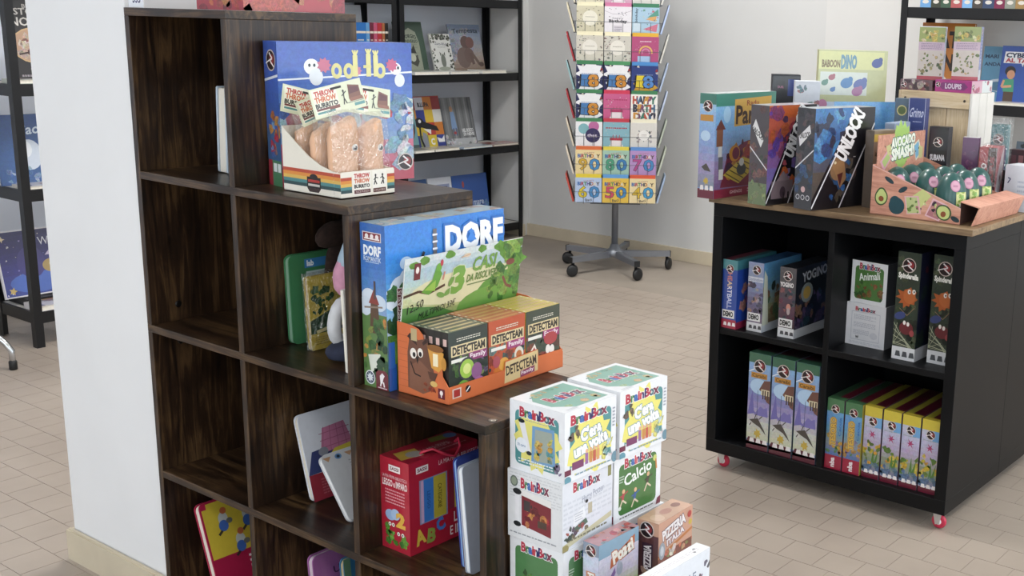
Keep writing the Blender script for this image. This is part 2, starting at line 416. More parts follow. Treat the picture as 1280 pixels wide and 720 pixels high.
def window(n, a, b, fix, along):
    w = bpy.data.objects.new('window_%d' % n, None); COL.objects.link(w); struct(w)
    def bar(nm, a0, a1, z0, z1, d0, d1, mt):
        if along == 'y': box(nm, w, mt, fix+d0, fix+d1, a0, a1, z0, z1, 0)
        else: box(nm, w, mt, a0, a1, fix+d0, fix+d1, z0, z1, 0)
    fm = mat('#5b5e63', .4, .5); t = .05
    bar('window_frame', a, a+t, WZ0, WZ1, .03, .09, fm); bar('window_frame', b-t, b, WZ0, WZ1, .03, .09, fm)
    bar('window_frame', a+t, b-t, WZ0, WZ0+t, .03, .09, fm); bar('window_frame', a+t, b-t, WZ1-t, WZ1, .03, .09, fm)
    bar('pane', a+t, b-t, WZ0+t, WZ1-t, .055, .061, GLASS)
n = 0
for a, b in WIN_RIGHT: n += 1; window(n, a, b, X_R, 'y')
for a, b in WIN_FRONT: n += 1; window(n, a, b, Y_F-.12, 'x')
HB = .073
sbox('baseboard_back', BASEM, -4.955, -2.93, Y_B-.014, Y_B, 0, HB)
sbox('baseboard_back_right', BASEM, -2.93, X_R, Y_B-.026, Y_B-.012, 0, HB)
sbox('baseboard_back_left', BASEM, X_L+.014, -4.941, Y_B-.059, Y_B-.045, 0, HB)
sbox('baseboard_left', BASEM, X_L, X_L+.014, Y_F, Y_B-.045, 0, HB)
# pillar beside the stepped shelf
PX0, PX1, PY0, PY1 = -2.69, -2.292, 1.283, 1.72
sbox('wall_pillar', WALLW, PX0, PX1, PY0, PY1, 0, Z_C)
bm = bmesh.new(); add_box(bm, PX0-.014, PX1, PY0-.014, PY0, 0, HB+.006); add_box(bm, PX0-.014, PX0, PY0, PY1, 0, HB+.006)
bmesh.ops.bevel(bm, geom=[e for e in bm.edges if min(v.co.z for v in e.verts) > HB], offset=.004, segments=2, affect='EDGES')
struct(link('baseboard_pillar', finish(bm, 'baseboard'), None, BASEM))
# added ceiling lamps: unseen flat panels, placed to balance the light
LAMPE = 50.0
def led():
    mt, N, L, P = new_mat('lamp_diffuser'); P.inputs['Emission Color'].default_value = (1, .985, .955, 1); P.inputs['Emission Strength'].default_value = 6; return mt
LED = led()
for i, (x, y) in enumerate(((-2.6, 3.9), (-2.9, 2.3), (0.8, 3.6), (0.5, -1.0))):
    t = thing('added_ceiling_light', 'added unseen square ceiling lamp with white frame, %s' % ('before the card stand', 'behind the white pillar', 'by the right windows', 'behind the camera')[i], 'lamp', (x, y, Z_C-.03), group='added ceiling lamps')
    bm = bmesh.new()
    for q in ((-.3, .3, -.3, -.28), (-.3, .3, .28, .3), (-.3, -.28, -.28, .28), (.28, .3, -.28, .28)): add_box(bm, *q, 0, .03)
    link('frame', finish(bm, 'frame'), t, WHITE)
    link('diffuser', box_me(-.28, .28, -.28, .28, .008, .02, 0), t, LED)
    l = bpy.data.lights.new('lamp_light', 'AREA'); l.size = .54; l.energy = LAMPE; l.color = (1, .985, .955)
    lo = bpy.data.objects.new('lamp_light', l); COL.objects.link(lo); lo.parent = t; lo.location = (0, 0, -.005)

# ------------------------------------------------------------------ floor: square tiles in running bond
fl = struct(box('floor', None, mat('#a3988c', .6, vary=.08, scale=4), X_L-.12, X_R+.12, Y_F-.12, Y_B+.12, -.06, -.0014, 0))
def tile_mat():
    mt, N, L, P = new_mat('greige_tile')
    tc = N.new('ShaderNodeTexCoord'); oi = N.new('ShaderNodeObjectInfo'); ge = N.new('ShaderNodeNewGeometry')
    nz = N.new('ShaderNodeTexNoise'); nz.inputs['Scale'].default_value = 2.2; nz.inputs['Detail'].default_value = 7; L.new(ge.outputs['Position'], nz.inputs['Vector'])
    n2 = N.new('ShaderNodeTexWhiteNoise'); n2.noise_dimensions = '2D'
    # one value for each tile, from its place in the bond
    sn = N.new('ShaderNodeVectorMath'); sn.operation = 'SNAP'; sn.inputs[1].default_value = (.1015, .1015, 1)
    L.new(ge.outputs['Position'], sn.inputs[0]); L.new(sn.outputs[0], n2.inputs['Vector'])
    rp = N.new('ShaderNodeValToRGB'); rp.color_ramp.elements[0].position = .32; rp.color_ramp.elements[0].color = lin('#a3968a')+[1]
    rp.color_ramp.elements[1].position = .7; rp.color_ramp.elements[1].color = lin('#b4a79a')+[1]
    L.new(nz.outputs['Fac'], rp.inputs['Fac']); L.new(rp.outputs['Color'], P.inputs['Base Color'])
    n3 = N.new('ShaderNodeTexNoise'); n3.inputs['Scale'].default_value = 14; n3.inputs['Detail'].default_value = 5; L.new(ge.outputs['Position'], n3.inputs['Vector'])
    rr = N.new('ShaderNodeMapRange'); rr.inputs['To Min'].default_value = .3; rr.inputs['To Max'].default_value = .5; L.new(n3.outputs['Fac'], rr.inputs['Value']); L.new(rr.outputs[0], P.inputs['Roughness'])
    bp = N.new('ShaderNodeBump'); bp.inputs['Strength'].default_value = .12; bp.inputs['Distance'].default_value = .004; L.new(n3.outputs['Fac'], bp.inputs['Height']); L.new(bp.outputs['Normal'], P.inputs['Normal'])
    return mt
TILE = tile_mat(); TP = .1015; TJ = .002
SOLID = [(-2.69, -2.292, 1.283, 1.72, 0, 3), (-2.28, -1.945, 1.28, 1.56, 0, 1.297), (-1.945, -1.62, 1.28, 1.56, 0, .976), (-1.62, -1.296, 1.28, 1.56, 0, .655), (-1.296, -.975, 1.28, 1.56, 0, .334),
         (-1.86, -1.11, 2.76, 3.5, .05, .8), (-1.28, -1.17, 1.32, 1.58, .33, .69)]
def hidden(p):
    o = Vector((0, 0, CAM_H)); d = Vector(p)-o
    for x0, x1, y0, y1, z0, z1 in SOLID:
        a, b = 0., .995
        for i, (l, h) in enumerate(((x0, x1), (y0, y1), (z0, z1))):
            if abs(d[i]) < 1e-9: continue
            u, v = (l-o[i])/d[i], (h-o[i])/d[i]
            if u > v: u, v = v, u
            a, b = max(a, u), min(b, v)
        if a < b: return True
    return False
tiles = []
for j in range(int((Y_B-Y_F)/TP)+2):
    y = 2.476+(j-54)*TP
    if y+TP < Y_F or y > Y_B: continue
    for i in range(-45, 46):
        x = -1.235+i*TP+(TP/2 if (j-54) % 2 else 0)
        if x < X_L-TP or x > X_R: continue
        tiles.append((x+TP/2, y+TP/2))
scored = []
for i, (x, y) in enumerate(tiles):
    c = [project((x+a*TP/2, y+b*TP/2, 0)) for a, b in ((-1, -1), (1, -1), (1, 1), (-1, 1))]
    if min(q[2] for q in c) < .3: continue
    if all(-2 < q[0] < 1282 and -2 < q[1] < 722 for q in c) and not hidden((x, y, 0)):
        ar = abs(sum(c[k-1][0]*c[k][1]-c[k][0]*c[k-1][1] for k in range(4)))/2
        scored.append((-ar, i))
near = {i for _, i in sorted(scored)[:300]}
hw = (TP-TJ)/2
tme = box_me(-hw, hw, -hw, hw, -.01, 0, 0); tme.materials.append(TILE)
for i in near: link('floor_tile', tme, fl, None, (tiles[i][0], tiles[i][1], 0) if True else 0)
vv, ff = [], []
for i, (x, y) in enumerate(tiles):
    if i in near: continue
    n0 = len(vv); vv += [(x-hw, y-hw, 0), (x+hw, y-hw, 0), (x+hw, y+hw, 0), (x-hw, y+hw, 0), (x-hw, y-hw, -.004), (x+hw, y-hw, -.004), (x+hw, y+hw, -.004), (x-hw, y+hw, -.004)]
    ff += [tuple(n0+k for k in f) for f in ((0, 1, 2, 3), (4, 5, 1, 0), (5, 6, 2, 1), (6, 7, 3, 2), (7, 4, 0, 3))]
me = bpy.data.meshes.new('far_tiles'); me.from_pydata(vv, [], ff); me.update()
ft = link('far_floor_tiles', me, fl, TILE); ft['kind'] = 'stuff'
for o in fl.children: o.location = (o.location.x-fl.location.x, o.location.y-fl.location.y, o.location.z-fl.location.z)

# ------------------------------------------------------------------ stepped walnut shelf
S0, SY, SP, SH, ST, SD = -2.2823, 1.2747, .3243, .3211, .0155, .2931
SYB = SY+SD
def lev(k): return .0131+k*SH                      # top of the boards
shelf = thing('stepped_bookshelf', 'dark walnut stair-stepped cube bookshelf standing against the white pillar', 'bookshelf', (S0, SY, 0))
def wb(name, ax, x0, x1, y0, y1, z0, z1): return box(name, shelf, WALNUT[ax], x0-S0, x1-S0, y0-SY, y1-SY, z0, z1, .0007)
def rx(k): return S0+.0131+k*SP                     # right face of upright k
# boards: bottom, then one for each level; the two full-length boards reach past the left upright
for k, x0 in ((0, S0), (1, S0+ST), (2, S0), (3, S0+ST), (4, S0)):
    wb('shelf_board', 'x', x0, rx(5-k if k else 4), SY, SYB, max(lev(k)-ST, 0), lev(k))
# left upright in two lengths, cut by the full-length board
wb('side_panel', 'z', S0, S0+ST, SY, SYB, lev(0), lev(2)-ST); wb('side_panel', 'z', S0, S0+ST, SY, SYB, lev(2), lev(4)-ST)
for c in range(1, 5):
    for k in range(0, 5-c): wb('upright', 'z', rx(c)-ST, rx(c), SY, SYB, lev(k), lev(k+1)-ST)
for c in range(1, 5):
    for k in range(0, 5-c): wb('back_panel', 'z', (rx(c-1) if c > 1 else S0+ST), rx(c)-ST, SYB-.006, SYB-.001, lev(k), lev(k+1)-ST)
for x, z in ((S0+ST+.0005, lev(2)+.035), (S0+ST+.0005, lev(2)-.045)):       # screw covers on the inner side
    link('screw_cap', lathe_me([(.0075, 0), (.0075, .0012), (.005, .002)], 12), shelf, mat('#0d0a08', .4), (x-S0, .062, z), (0, R(90), 0))
link('screw_cap', lathe_me([(.0075, 0), (.0075, .0012), (.005, .002)], 12), shelf, mat('#8b8378', .3, .5), (rx(3)-.012-S0, .03, lev(2)))

# ------------------------------------------------------------------ black cube cabinets on castors with an oak top
KX, KY, KZ0, KZ1, KW, KD = -1.8701, 2.7544, .0528, .8050, .7666, .379
KT, KM, KS = .04, .018, .032
def cabinet(y0, flip, label, front):
    t = thing('cube_cabinet', label, 'cabinet', (KX, y0, 0), group=None)
    def b(n, *a, mt=BLACK_LAM): return box(n, t, mt, *a, .0007)
    b('top_panel', 0, KW, 0, KD, KZ1-KT, KZ1); b('bottom_panel', 0, KW, 0, KD, KZ0, KZ0+KT)
    b('side_panel', 0, KS, 0, KD, KZ0+KT, KZ1-KT); b('side_panel', KW-KS, KW, 0, KD, KZ0+KT, KZ1-KT)
    zm = (KZ0+KZ1)/2
    b('divider', KW/2-KM/2, KW/2+KM/2, .004, KD-.01, KZ0+KT, KZ1-KT)
    b('shelf', KS, KW/2-KM/2, .004, KD-.01, zm-KM/2, zm+KM/2); b('shelf', KW/2+KM/2, KW-KS, .004, KD-.01, zm-KM/2, zm+KM/2)
    yb = KD-.01 if not flip else .002
    b('back_panel', KS, KW-KS, yb, yb+.006, KZ0+KT, KZ1-KT)
    for x, y in (((.04, .035), (KW-.03, .035)) if not flip else ())+((.14, KD-.06), (KW-.16, KD-.06)):
        cs = link('caster', box_me(-.017, .017, -.017, .017, KZ0-.003, KZ0, 0), t, mat('#c7c8ca', .3, .8), (x, y, 0))
        link('fork', prism_me([(-.013, KZ0-.003), (.013, KZ0-.003), (.008, .017), (-.004, .012)], -.011, -.008, 'xz'), cs, mat('#d5d6d8', .3, .8))
        link('fork', prism_me([(-.013, KZ0-.003), (.013, KZ0-.003), (.008, .017), (-.004, .012)], .008, .011, 'xz'), cs, mat('#d5d6d8', .3, .8))
        wh = link('wheel', lathe_me([(.014, -.0065), (.0185, -.0055), (.0205, -.002), (.0205, .002), (.0185, .0055), (.014, .0065)], 20), cs, mat('#c8324f', .35, vary=.03), (.003, 0, .0207), (R(90), 0, 0))
        for s in (-1, 1): link('hub', lathe_me([(.009, 0), (.009, .0012), (.004, .002)], 12), wh, mat('#eeeeee', .4), (0, 0, s*.0065), (0 if s > 0 else R(180), 0, 0))
    return t
cab1 = cabinet(KY, False, 'black two by two cube cabinet with pink castors facing the stepped shelf', True)
cab2 = cabinet(KY+KD+.001, True, 'black cube cabinet standing back to back behind the front cabinet', True)
top = tag(box('oak_worktop', None, OAK['x'], KX-.006, -1.083, 2.735, KY+2*KD+.008, KZ1+.0005, .822, .001), 'brown oak-grain worktop lying across both black cabinets', 'worktop')
ZT = .8225

# ------------------------------------------------------------------ black boltless racks
def rack(label, x0, x1, y0, y1, levels, ztop, front):
    """front: 'x' shelves face +X, 'y' they face -Y"""
    t = thing('metal_rack', label, 'rack', (x0, y0, 0), group='black metal racks along the walls')
    pw, th = .032, .002
    for ix, (X, sx) in enumerate(((0, 1), (x1-x0, -1))):
        for iy, (Y, sy) in enumerate(((0, 1), (y1-y0, -1))):
            bm = bmesh.new()
            add_box(bm, min(X, X+sx*pw), max(X, X+sx*pw), min(Y, Y+sy*th), max(Y, Y+sy*th), 0, ztop); add_box(bm, min(X, X+sx*th), max(X, X+sx*th), min(Y+sy*th, Y+sy*pw), max(Y+sy*th, Y+sy*pw), 0, ztop)
            link('post', finish(bm, 'post'), t, BLACK_MET)
    W, D = x1-x0, y1-y0; bh, bt = .045, .012
    for z in levels:
        box('beam', t, BLACK_MET, pw*.3, W-pw*.3, .0025, .0025+bt, z-bh, z, .0005); box('beam', t, BLACK_MET, pw*.3, W-pw*.3, D-bt-.0025, D-.0025, z-bh, z, .0005)
        box('beam', t, BLACK_MET, .0025, .0025+bt, bt+.003, D-bt-.003, z-bh, z, .0005); box('beam', t, BLACK_MET, W-bt-.0025, W-.0025, bt+.003, D-bt-.003, z-bh, z, .0005)
        box('shelf_panel', t, mat('#cdcac4', .55, vary=.04), bt+.003, W-bt-.003, bt+.003, D-bt-.003, z-.012, z-.001, 0)
    return t
RX0, RX1 = -5.25, -4.95
rack('black metal rack in the far corner with picture books faced out', RX0, RX1, 4.275, 5.205, (.09, .566, .989, 1.405, 1.8), 1.84, 'x')
rack('black metal rack seen just above the stepped shelf', RX0, RX1, 3.30, 4.255, (.09, .566, .989, 1.405, 1.8), 1.84, 'x')
rack('black metal rack at the left edge beside the pillar', -4.875, -4.575, 2.105, 3.05, (.14, .615, 1.01, 1.405, 1.8), 1.84, 'x')
rack('black metal rack behind the wooden crate at the right edge', -2.335, -1.30, 4.85, 5.15, (.09, .58, 1.002, 1.40, 1.8), 1.84, 'y')
# ------------------------------------------------------------------ games on the stepped shelf
def dorf_cover(w, h):
    a = Art(w, h); a.grad(0, .3, 1, 1, ['#b9d8ef', '#6fb0ea', '#3f8fe2', '#3b86dc'])
    for x, y, r in ((.12, .62, .09), (.2, .66, .1), (.3, .68, .11), (.4, .62, .1), (.26, .58, .12), (.16, .76, .05), (.52, .6, .1), (.6, .66, .07), (.48, .66, .05), (.08, .56, .1)): a.ell(x, y, r, r*.8, '#dfeaf6' if r > .06 else '#c4dcf3')
    a.rect(0, 0, 1, .34, '#4f7d3a').poly([(0, .3), (.5, .42), (1, .34), (1, .1), (0, .1)], '#6a9a45').poly([(0, 0), (1, 0), (1, .2), (.4, .27), (0, .14)], '#44702f')
    a.blobs(46, 0, .36, .3, .62, ['#2f5d33', '#3a6f3d', '#28502f', '#4a8046'], .03, .07, 3)
    a.blobs(60, 0, 0, 1, .36, ['#3c6a30', '#5c8f3f', '#7aa653', '#2f5a2a', '#8fae5a'], .02, .05, 4)
    a.rect(0, .0, .06, .16, '#2b59a8').rect(.0, .14, .05, .3, '#3266b5')
    a.rect(.375, .62, .405, .94, '#6d6a70')
    for i in range(7): a.rect(.37, .64+i*.043, .41, .652+i*.043, '#e8e8ee')
    a.poly([(.2, .62), (.29, .73), (.41, .62)], '#a5483c').poly([(.24, .52), (.38, .52), (.38, .62), (.24, .62)], '#d8c7a8').line([(.27, .76), (.3, .81)], .02, '#2f2a2c').line([(.17, .63), (.29, .74), (.41, .62)], .012, '#3a2522')
    a.text('DORF', .73, .86, .49, .155, '#f4f6f8', 0, .055, '#2d6fbe', .07)
    a.poly([(.655, .83), (.69, .88), (.675, .88), (.70, .91), (.725, .88), (.71, .88), (.745, .83)], '#3b86dc')
    a.rect(.075, .42, .12, .62, '#e9e4df').rect(.08, .425, .115, .615, '#6c2430').text('PEGASUS', .097, .52, .17*h/w, .028*w/h, '#eee6e2', 90)
    return a
def dorf_spine(w, h):
    a = Art(w, h); a.grad(0, .35, 1, 1, ['#a9c3df', '#5d8fcc', '#3f76c4', '#3a6cb8'])
    a.rect(.1, .895, .85, .95, '#d9d4d6').rect(.13, .9, .82, .945, '#7d2531')
    for x in (.27, .48, .69): a.ell(x, .925, .07, .014, '#efe9e7').rect(x-.1, .906, x+.1, .915, '#efe9e7')
    a.text('DORF', .48, .84, .68, .055, '#f1f5f9', 0, .05).text('ROMANTIK', .48, .79, .7, .028, '#dbe6f2', 0, .01).rect(.2, .768, .75, .772, '#b9cfe6')
    a.ell(.3, .56, .3, .05, '#d7e2ee').ell(.7, .53, .3, .05, '#c9d8e8').rect(0, .0, 1, .46, '#5d7f49').ell(.15, .5, .25, .06, '#cfdbe8')
    a.poly([(.3, .34), (.72, .34), (.66, .52), (.36, .52)], '#5b4334').poly([(.28, .52), (.5, .61), (.72, .52)], '#8a3b34').rect(.5, .55, .58, .66, '#54494b').line([(.1, .49), (.85, .51)], .05, '#8d7d70')
    a.blobs(26, 0, .1, 1, .42, ['#4c7440', '#86934a', '#c69b4f', '#d08e43', '#3b6338'], .08, .2, 11)
    a.poly([(.2, .2), (.7, .22), (.8, .16), (.65, .09), (.3, .1)], '#d8ddd2').blobs(12, .55, .06, 1, .3, ['#274d33', '#2f5c3b'], .1, .2, 5)
    a.ell(.26, .06, .2, None, '#e8ecf0').ell(.26, .06, .17, None, '#3c4a63').star(.26, .06, .15, .08, 9, '#dfe4ea')
    a.poly([(.5, 0), (1, 0), (1, .1), (.9, .12), (.62, .12), (.5, .1)], '#6d2a35').poly([(.68, .04), (.76, .04), (.8, .07), (.86, .09), (.76, .105), (.66, .085)], '#f2eeee').line([(.72, .05), (.68, .02)], .05, '#f2eeee').line([(.8, .05), (.84, .02)], .05, '#f2eeee').rect(.58, .008, .95, .014, '#d9c9cb')
    return a
DW, DD, DH = .064, .285, .293
carton('board_game', 'blue village-themed board game box with windmill and clouds behind the orange display tray', 'board game', DW, DD, DH, (-1.584, 1.2955+DD/2, lev(2)+.0005), 0, '#4a80c2',
       {'R': dorf_cover(DD, DH), 'F': dorf_spine(DW, DH), 'T': Art(DD, DW, '#9fb6c4').blobs(20, 0, 0, 1, 1, ['#b9b3ad', '#d7d9da', '#7f98ab', '#a38d86'], .03, .08, 2)})

def rock_cover(w, h):
    a = Art(w, h); a.grad(0, .3, 1, 1, ['#7fa0d0', '#5f88d0', '#4468c0', '#3d5fb6'])
    a.rect(0, 0, 1, .14, '#b8485c').rect(0, .14, 1, .3, '#c56a84').blobs(30, .0, .12, 1, .62, ['#6f9fc4', '#c9828f', '#8db6cf', '#4d6fb5', '#c04a58', '#a9c6d8'], .03, .09, 8)
    a.line([(0, .74), (1, .79)], .012, '#e6ecf4')
    for x, s in ((.24, 1), (.87, .8)): a.ell(x, .83*(.98 if s < 1 else 1), .055*s, .055*s, '#eef1f5').ell(x+.03, .76 if s == 1 else .73, .05*s, .06*s, '#e4e9f0').ell(x-.015, .84 if s == 1 else .82, .009, .012, '#222633').ell(x+.02, .84 if s == 1 else .82, .009, .012, '#222633')
    for x, y, r, c in ((.33, .84, .055, '#c66a86'), (.84, .84, .05, '#c55a80'), (.57, .8, .04, '#c97a96')): a.star(x, y, r, r*.7, 9, c)
    for x in (.42, .51, .75): a.ell(x, .8, .04, .055, '#d9d38b').ell(x, .8, .016, .025, '#4a69bd')
    for x, t in ((.56, .91), (.66, .92), (.715, .91)):
        a.rect(x-.018, .76, x+.018, t, '#dfd992')
        for q in (-.02, 0, .02): a.line([(x, t-.01), (x+q, t+.035)], .012, '#dfd992')
    a.line([(.62, .83), (.68, .83)], .02, '#d9d38b')
    a.blobs(14, .86, .2, 1, .6, ['#8fb3cf', '#d9dfe6', '#6a93bd', '#c9d3de'], .04, .08, 6).emblem(.93, .13, .055)
    return a
def rock_spine(w, h):
    a = Art(w, h); a.grad(0, .4, 1, 1, ['#35589f', '#3f62ba', '#3b5cb2']); a.rect(0, 0, 1, .4, '#385a86').rect(0, 0, .3, .18, '#9c2c3c').rect(.3, 0, 1, .18, '#4d7f5c').line([(0, .73), (1, .77)], .08, '#dfe6f0')
    a.blobs(16, .3, .2, 1, .5, ['#b8324a', '#7fa3c8', '#c9924f', '#4d6fb5', '#b36a3c'], .12, .22, 9).emblem(.55, .87, .3).rect(.4, .1, .65, .16, '#e6ecec').rect(.72, .1, .95, .16, '#e6ecec')
    return a
RW, RD, RH = .058, .275, .268
carton('board_game', 'blue ghost-themed board game box standing behind the burrito display', 'board game', RW, RD, RH, (-1.882, 1.475, lev(3)+.0005), -12, '#3a5aa8', {'R': rock_cover(RD, RH), 'F': rock_spine(RW, RH)})

# burrito counter display
BX, BY, BZ = -1.6925, 1.3185, lev(3)+.0006
bt = thing('display_tray', 'white cardboard counter tray with rainbow stripe holding bagged burrito toys', 'display tray', (BX, BY, BZ))
tw, td = .163, .121; WC = mat('#e2dccf', .5, vary=.03)
link('tray_base', box_me(-tw, 0, 0, td, 0, .0015, 0), bt, WC)
slope = [(-tw, 0), (0, 0), (0, .045), (-.02, .047), (-.055, .055), (-.09, .07), (-.125, .092), (-tw, .118)]
link('tray_side', prism_me(slope, 0, .0015, 'xz'), bt, WC); link('tray_side', prism_me(slope, td-.0015, td, 'xz'), bt, WC)
link('tray_front', box_me(-.0015, 0, .0015, td-.0015, 0, .047, 0), bt, WC); link('tray_back', box_me(-tw, -tw+.0015, .0015, td-.0015, 0, .118, 0), bt, WC)
STRIPE = ['#2f4a4c', '#4f8587', '#d9b058', '#d98d3f', '#b64a35']
a = Art(tw, .118)
for i, c in enumerate(STRIPE): a.rect(0, (.013+i*.0062)/.118, 1, (.013+(i+1)*.0062)/.118, c, keep=i > 0)
a.rect(.42, .1, .66, .27, '#1d1a1a').ell(.54, .27, .07, .05, '#1d1a1a').rect(.44, .19, .64, .23, '#b53a30').rect(.44, .13, .64, .165, '#c9c3ba').poly([(.42, .1), (.46, .04), (.62, .04), (.66, .1)], '#3a2a28')
a.build('side_print', bt, lambda u, v, k: (-tw+u, -k, v), 0, 0, 0)
a = Art(td, .047)
for i, c in enumerate(STRIPE):
    for q0, q1 in ((0, .2), (.86, 1)): a.rect(q0, (.009+i*.0056)/.047, q1, (.009+(i+1)*.0056)/.047, c, keep=i > 0 or q0 > 0)
a.rect(.22, .1, .55, .96, '#efeae0').text('THROW', .385, .82, .28, .16, '#b8362f', 0, .05).text('THROW', .385, .62, .28, .15, '#c9673f', 0, .05).text('BURRITO', .385, .42, .28, .13, '#22201f', 0, .05).rect(.24, .14, .54, .28, '#5c2228').text('FACE PUNCH', .39, .21, .24, .07, '#c7b6ae')
a.rect(.58, .1, .84, .96, '#efeae0').rect(.59, .12, .83, .28, '#5a3026').text('2 PLAYERS', .71, .2, .2, .07, '#c7b6ae')
for x, s in ((.64, 1), (.77, -1)): a.ell(x, .78, .016, .05, '#1c1a1a').line([(x, .74), (x-.01*s, .58), (x-.03, .42)], .018, '#1c1a1a').line([(x-.01*s, .58), (x+.02, .42)], .018, '#1c1a1a').line([(x-.035*s, .6), (x, .7), (x+.045*s, .66)], .014, '#1c1a1a')
a.build('front_print', bt, lambda u, v, k: (k, u, v), 0, 0, 0)

def burrito_geo(w, h, seed):                                # soft wrapped roll with flattened sides
    rn = random.Random(seed); prof = []
    bm = bmesh.new(); rings = []; n = 18
    for i, (z, r) in enumerate(((0, .72), (.02, .9), (.08, 1), (.3, 1.02), (.55, 1.01), (.75, 1), (.9, .97), (.97, .88), (1, .55))):
        ring = []
        for k in range(n):
            t = 2*math.pi*k/n; q = r*(1+rn.uniform(-.03, .03))
            ring.append(bm.verts.new((q*w/2*.8*math.cos(t), q*w/2*math.sin(t)+.002*rn.uniform(-1, 1), z*h+(.009*math.sin(t+.4) if i >= 6 else 0))))
        rings.append(ring)
    for p, q in zip(rings, rings[1:]):
        for k in range(n): bm.faces.new((p[k], p[(k+1) % n], q[(k+1) % n], q[k]))
    bm.faces.new(rings[0][::-1]); bm.faces.new(rings[-1])
    return finish(bm, 'burrito', True)
def header_art(w, h, mirror=False):
    a = Art(w, h, '#d8dcc0'); x = 0
    a.rect(.04, .1, .5, .95, '#e9e6d4').text('THROW', .27, .8, .38, .17, '#b8362f', 0, .05).text('THROW', .27, .6, .4, .17, '#c9673f', 0, .05).text('BURRITO', .27, .4, .42, .15, '#22201f', 0, .05).rect(.06, .24, .49, .31, '#6a2c30').rect(.3, .2, .5, .31, '#7a4034').rect(.06, .13, .4, .2, '#4f8c8c')
    a.ell(.62, .7, .018, .05, '#1c1a1a').line([(.62, .66), (.61, .46), (.585, .25)], .02, '#1c1a1a').line([(.61, .46), (.645, .26)], .02, '#1c1a1a').line([(.575, .55), (.615, .6), (.67, .68)], .016, '#1c1a1a')
    a.poly([(.7, .38), (.73, .88), (.94, .78), (.94, .42)], '#7a4a38').poly([(.72, .55), (.74, .82), (.92, .74), (.92, .58)], '#5a2428').poly([(.72, .3), (.7, .42), (.96, .42), (.98, .3)], '#8c5a44').rect(.78, .12, .98, .22, '#5f9696').lines(.66, .24, .98, .3, 1, '#7a8078')
    return a
def burrito_pack(label, x, y, rz, w, h, tiltx, seed, head=(.105, .042)):
    t = thing('burrito_pack', label, 'toy', (x, y, BZ+.0022), (0, 0, R(rz)), 'bagged burrito toys in the tray')
    link('burrito', burrito_geo(w, h, seed), t, mat('#e0b494', .75, vary=.1, scale=45, bump=.4))
    ab = Art(.013, .013); ab.ell(.5, .5, .5, None, '#ece8e4').ell(.58, .45, .3, None, '#2a2a30').ell(.45, .6, .14, None, '#ece8e4').ell(.3, .3, .12, None, '#4a4a50')
    rr = w/2*.8*1.02
    ab.build('sticker', t, lambda u, v, k: (rr+.0012+k, u+w*.02, h*.6+v), 0, 0, 0)
    # bag: front and back sheet of film meeting at the header card
    W2 = w*.62; D2 = w*.45
    hy = h+.02
    bm = bmesh.new()
    for s in (1, -1):
        rows = []
        for z, d in ((0, .9), (h*.3, 1), (h*.7, 1), (h, .8), (hy, .06)):
            rows.append([bm.verts.new((s*D2*d*(1-.35*abs(u)**3)+random.Random(z*77+u+s).uniform(-.001, .001), u*W2, z)) for u in (-1, -.6, -.2, .2, .6, 1)])
        for p, q in zip(rows, rows[1:]):
            for k in range(5): bm.faces.new((p[k], p[k+1], q[k+1], q[k]))
    link('film_bag', finish(bm, 'bag', True), t, FILM)
    hd = link('header_card', box_me(-.0005, .0005, -head[0]/2, head[0]/2, 0, head[1], 0), t, mat('#d8dcc0', .45, vary=.03), (.001, 0, hy-.006), (R(tiltx), R(-8), 0))
    header_art(*head).build('header_print', hd, lambda u, v, k: (.0005+k, -head[0]/2+u, v), 0, 0, 0, INK_GLOSS)
    box('hang_hole', hd, mat('#2f3132', .5), .0004, .0011, -.012, .012, head[1]-.009, head[1]-.005, 0)
    return t
burrito_pack('bagged tan burrito toy in front row of tray nearest the white slope', BX-.034, BY+.034, 0, .057, .132, 10, 1, (.115, .052))
burrito_pack('bagged tan burrito toy in front row at the tray corner under the ghost box emblem', BX-.034, BY+.092, 0, .056, .126, -9, 2, (.1, .052))
burrito_pack('bagged tan burrito toy behind the front ones with header card fallen aside', BX-.088, BY+.034, 4, .052, .118, 16, 3, (.095, .045))
burrito_pack('bagged tan burrito toy at the back of tray, header curled toward the shelf', BX-.136, BY+.034, -4, .046, .118, -14, 4, (.105, .05))

# orange display of small detective games
CX0, CX1, CY0, CY1, CZ = -1.541, -1.419, 1.308, 1.606, lev(2)+.0006
OR = mat('#c96a3c', .5, vary=.05); w, d = CX1-CX0, CY1-CY0
ct = thing('display_tray', 'orange cardboard display tray with owl and trophy side and landscape header card', 'display tray', (CX0, CY0, CZ), (0, 0, R(1.5)))
link('tray_base', box_me(0, w, 0, d, 0, .0015, 0), ct, OR)
side = [(0, 0), (w, 0), (w, .03), (w-.014, .047), (w-.016, .072), (w-.02, .083), (w-.04, .092), (w-.055, .098), (w-.06, .112), (w-.07, .121), (.035, .125), (0, .127)]
link('tray_side', prism_me(side, 0, .0015, 'xz'), ct, OR); link('tray_side', prism_me(side, d-.0015, d, 'xz'), ct, OR)
fr = [(0.0015, 0), (d-.0015, 0), (d-.0015, .036), (.77*d, .036), (.76*d, .05), (.47*d, .046), (.46*d, .03), (.0015, .03)]
link('tray_front', prism_me(fr, w-.0015, w, 'yz'), ct, OR)
a = Art(w, .127)
for i in range(9): a.rect(.02, .1+i*.09, .2, .107+i*.09, '#b4582f', keep=i > 0)
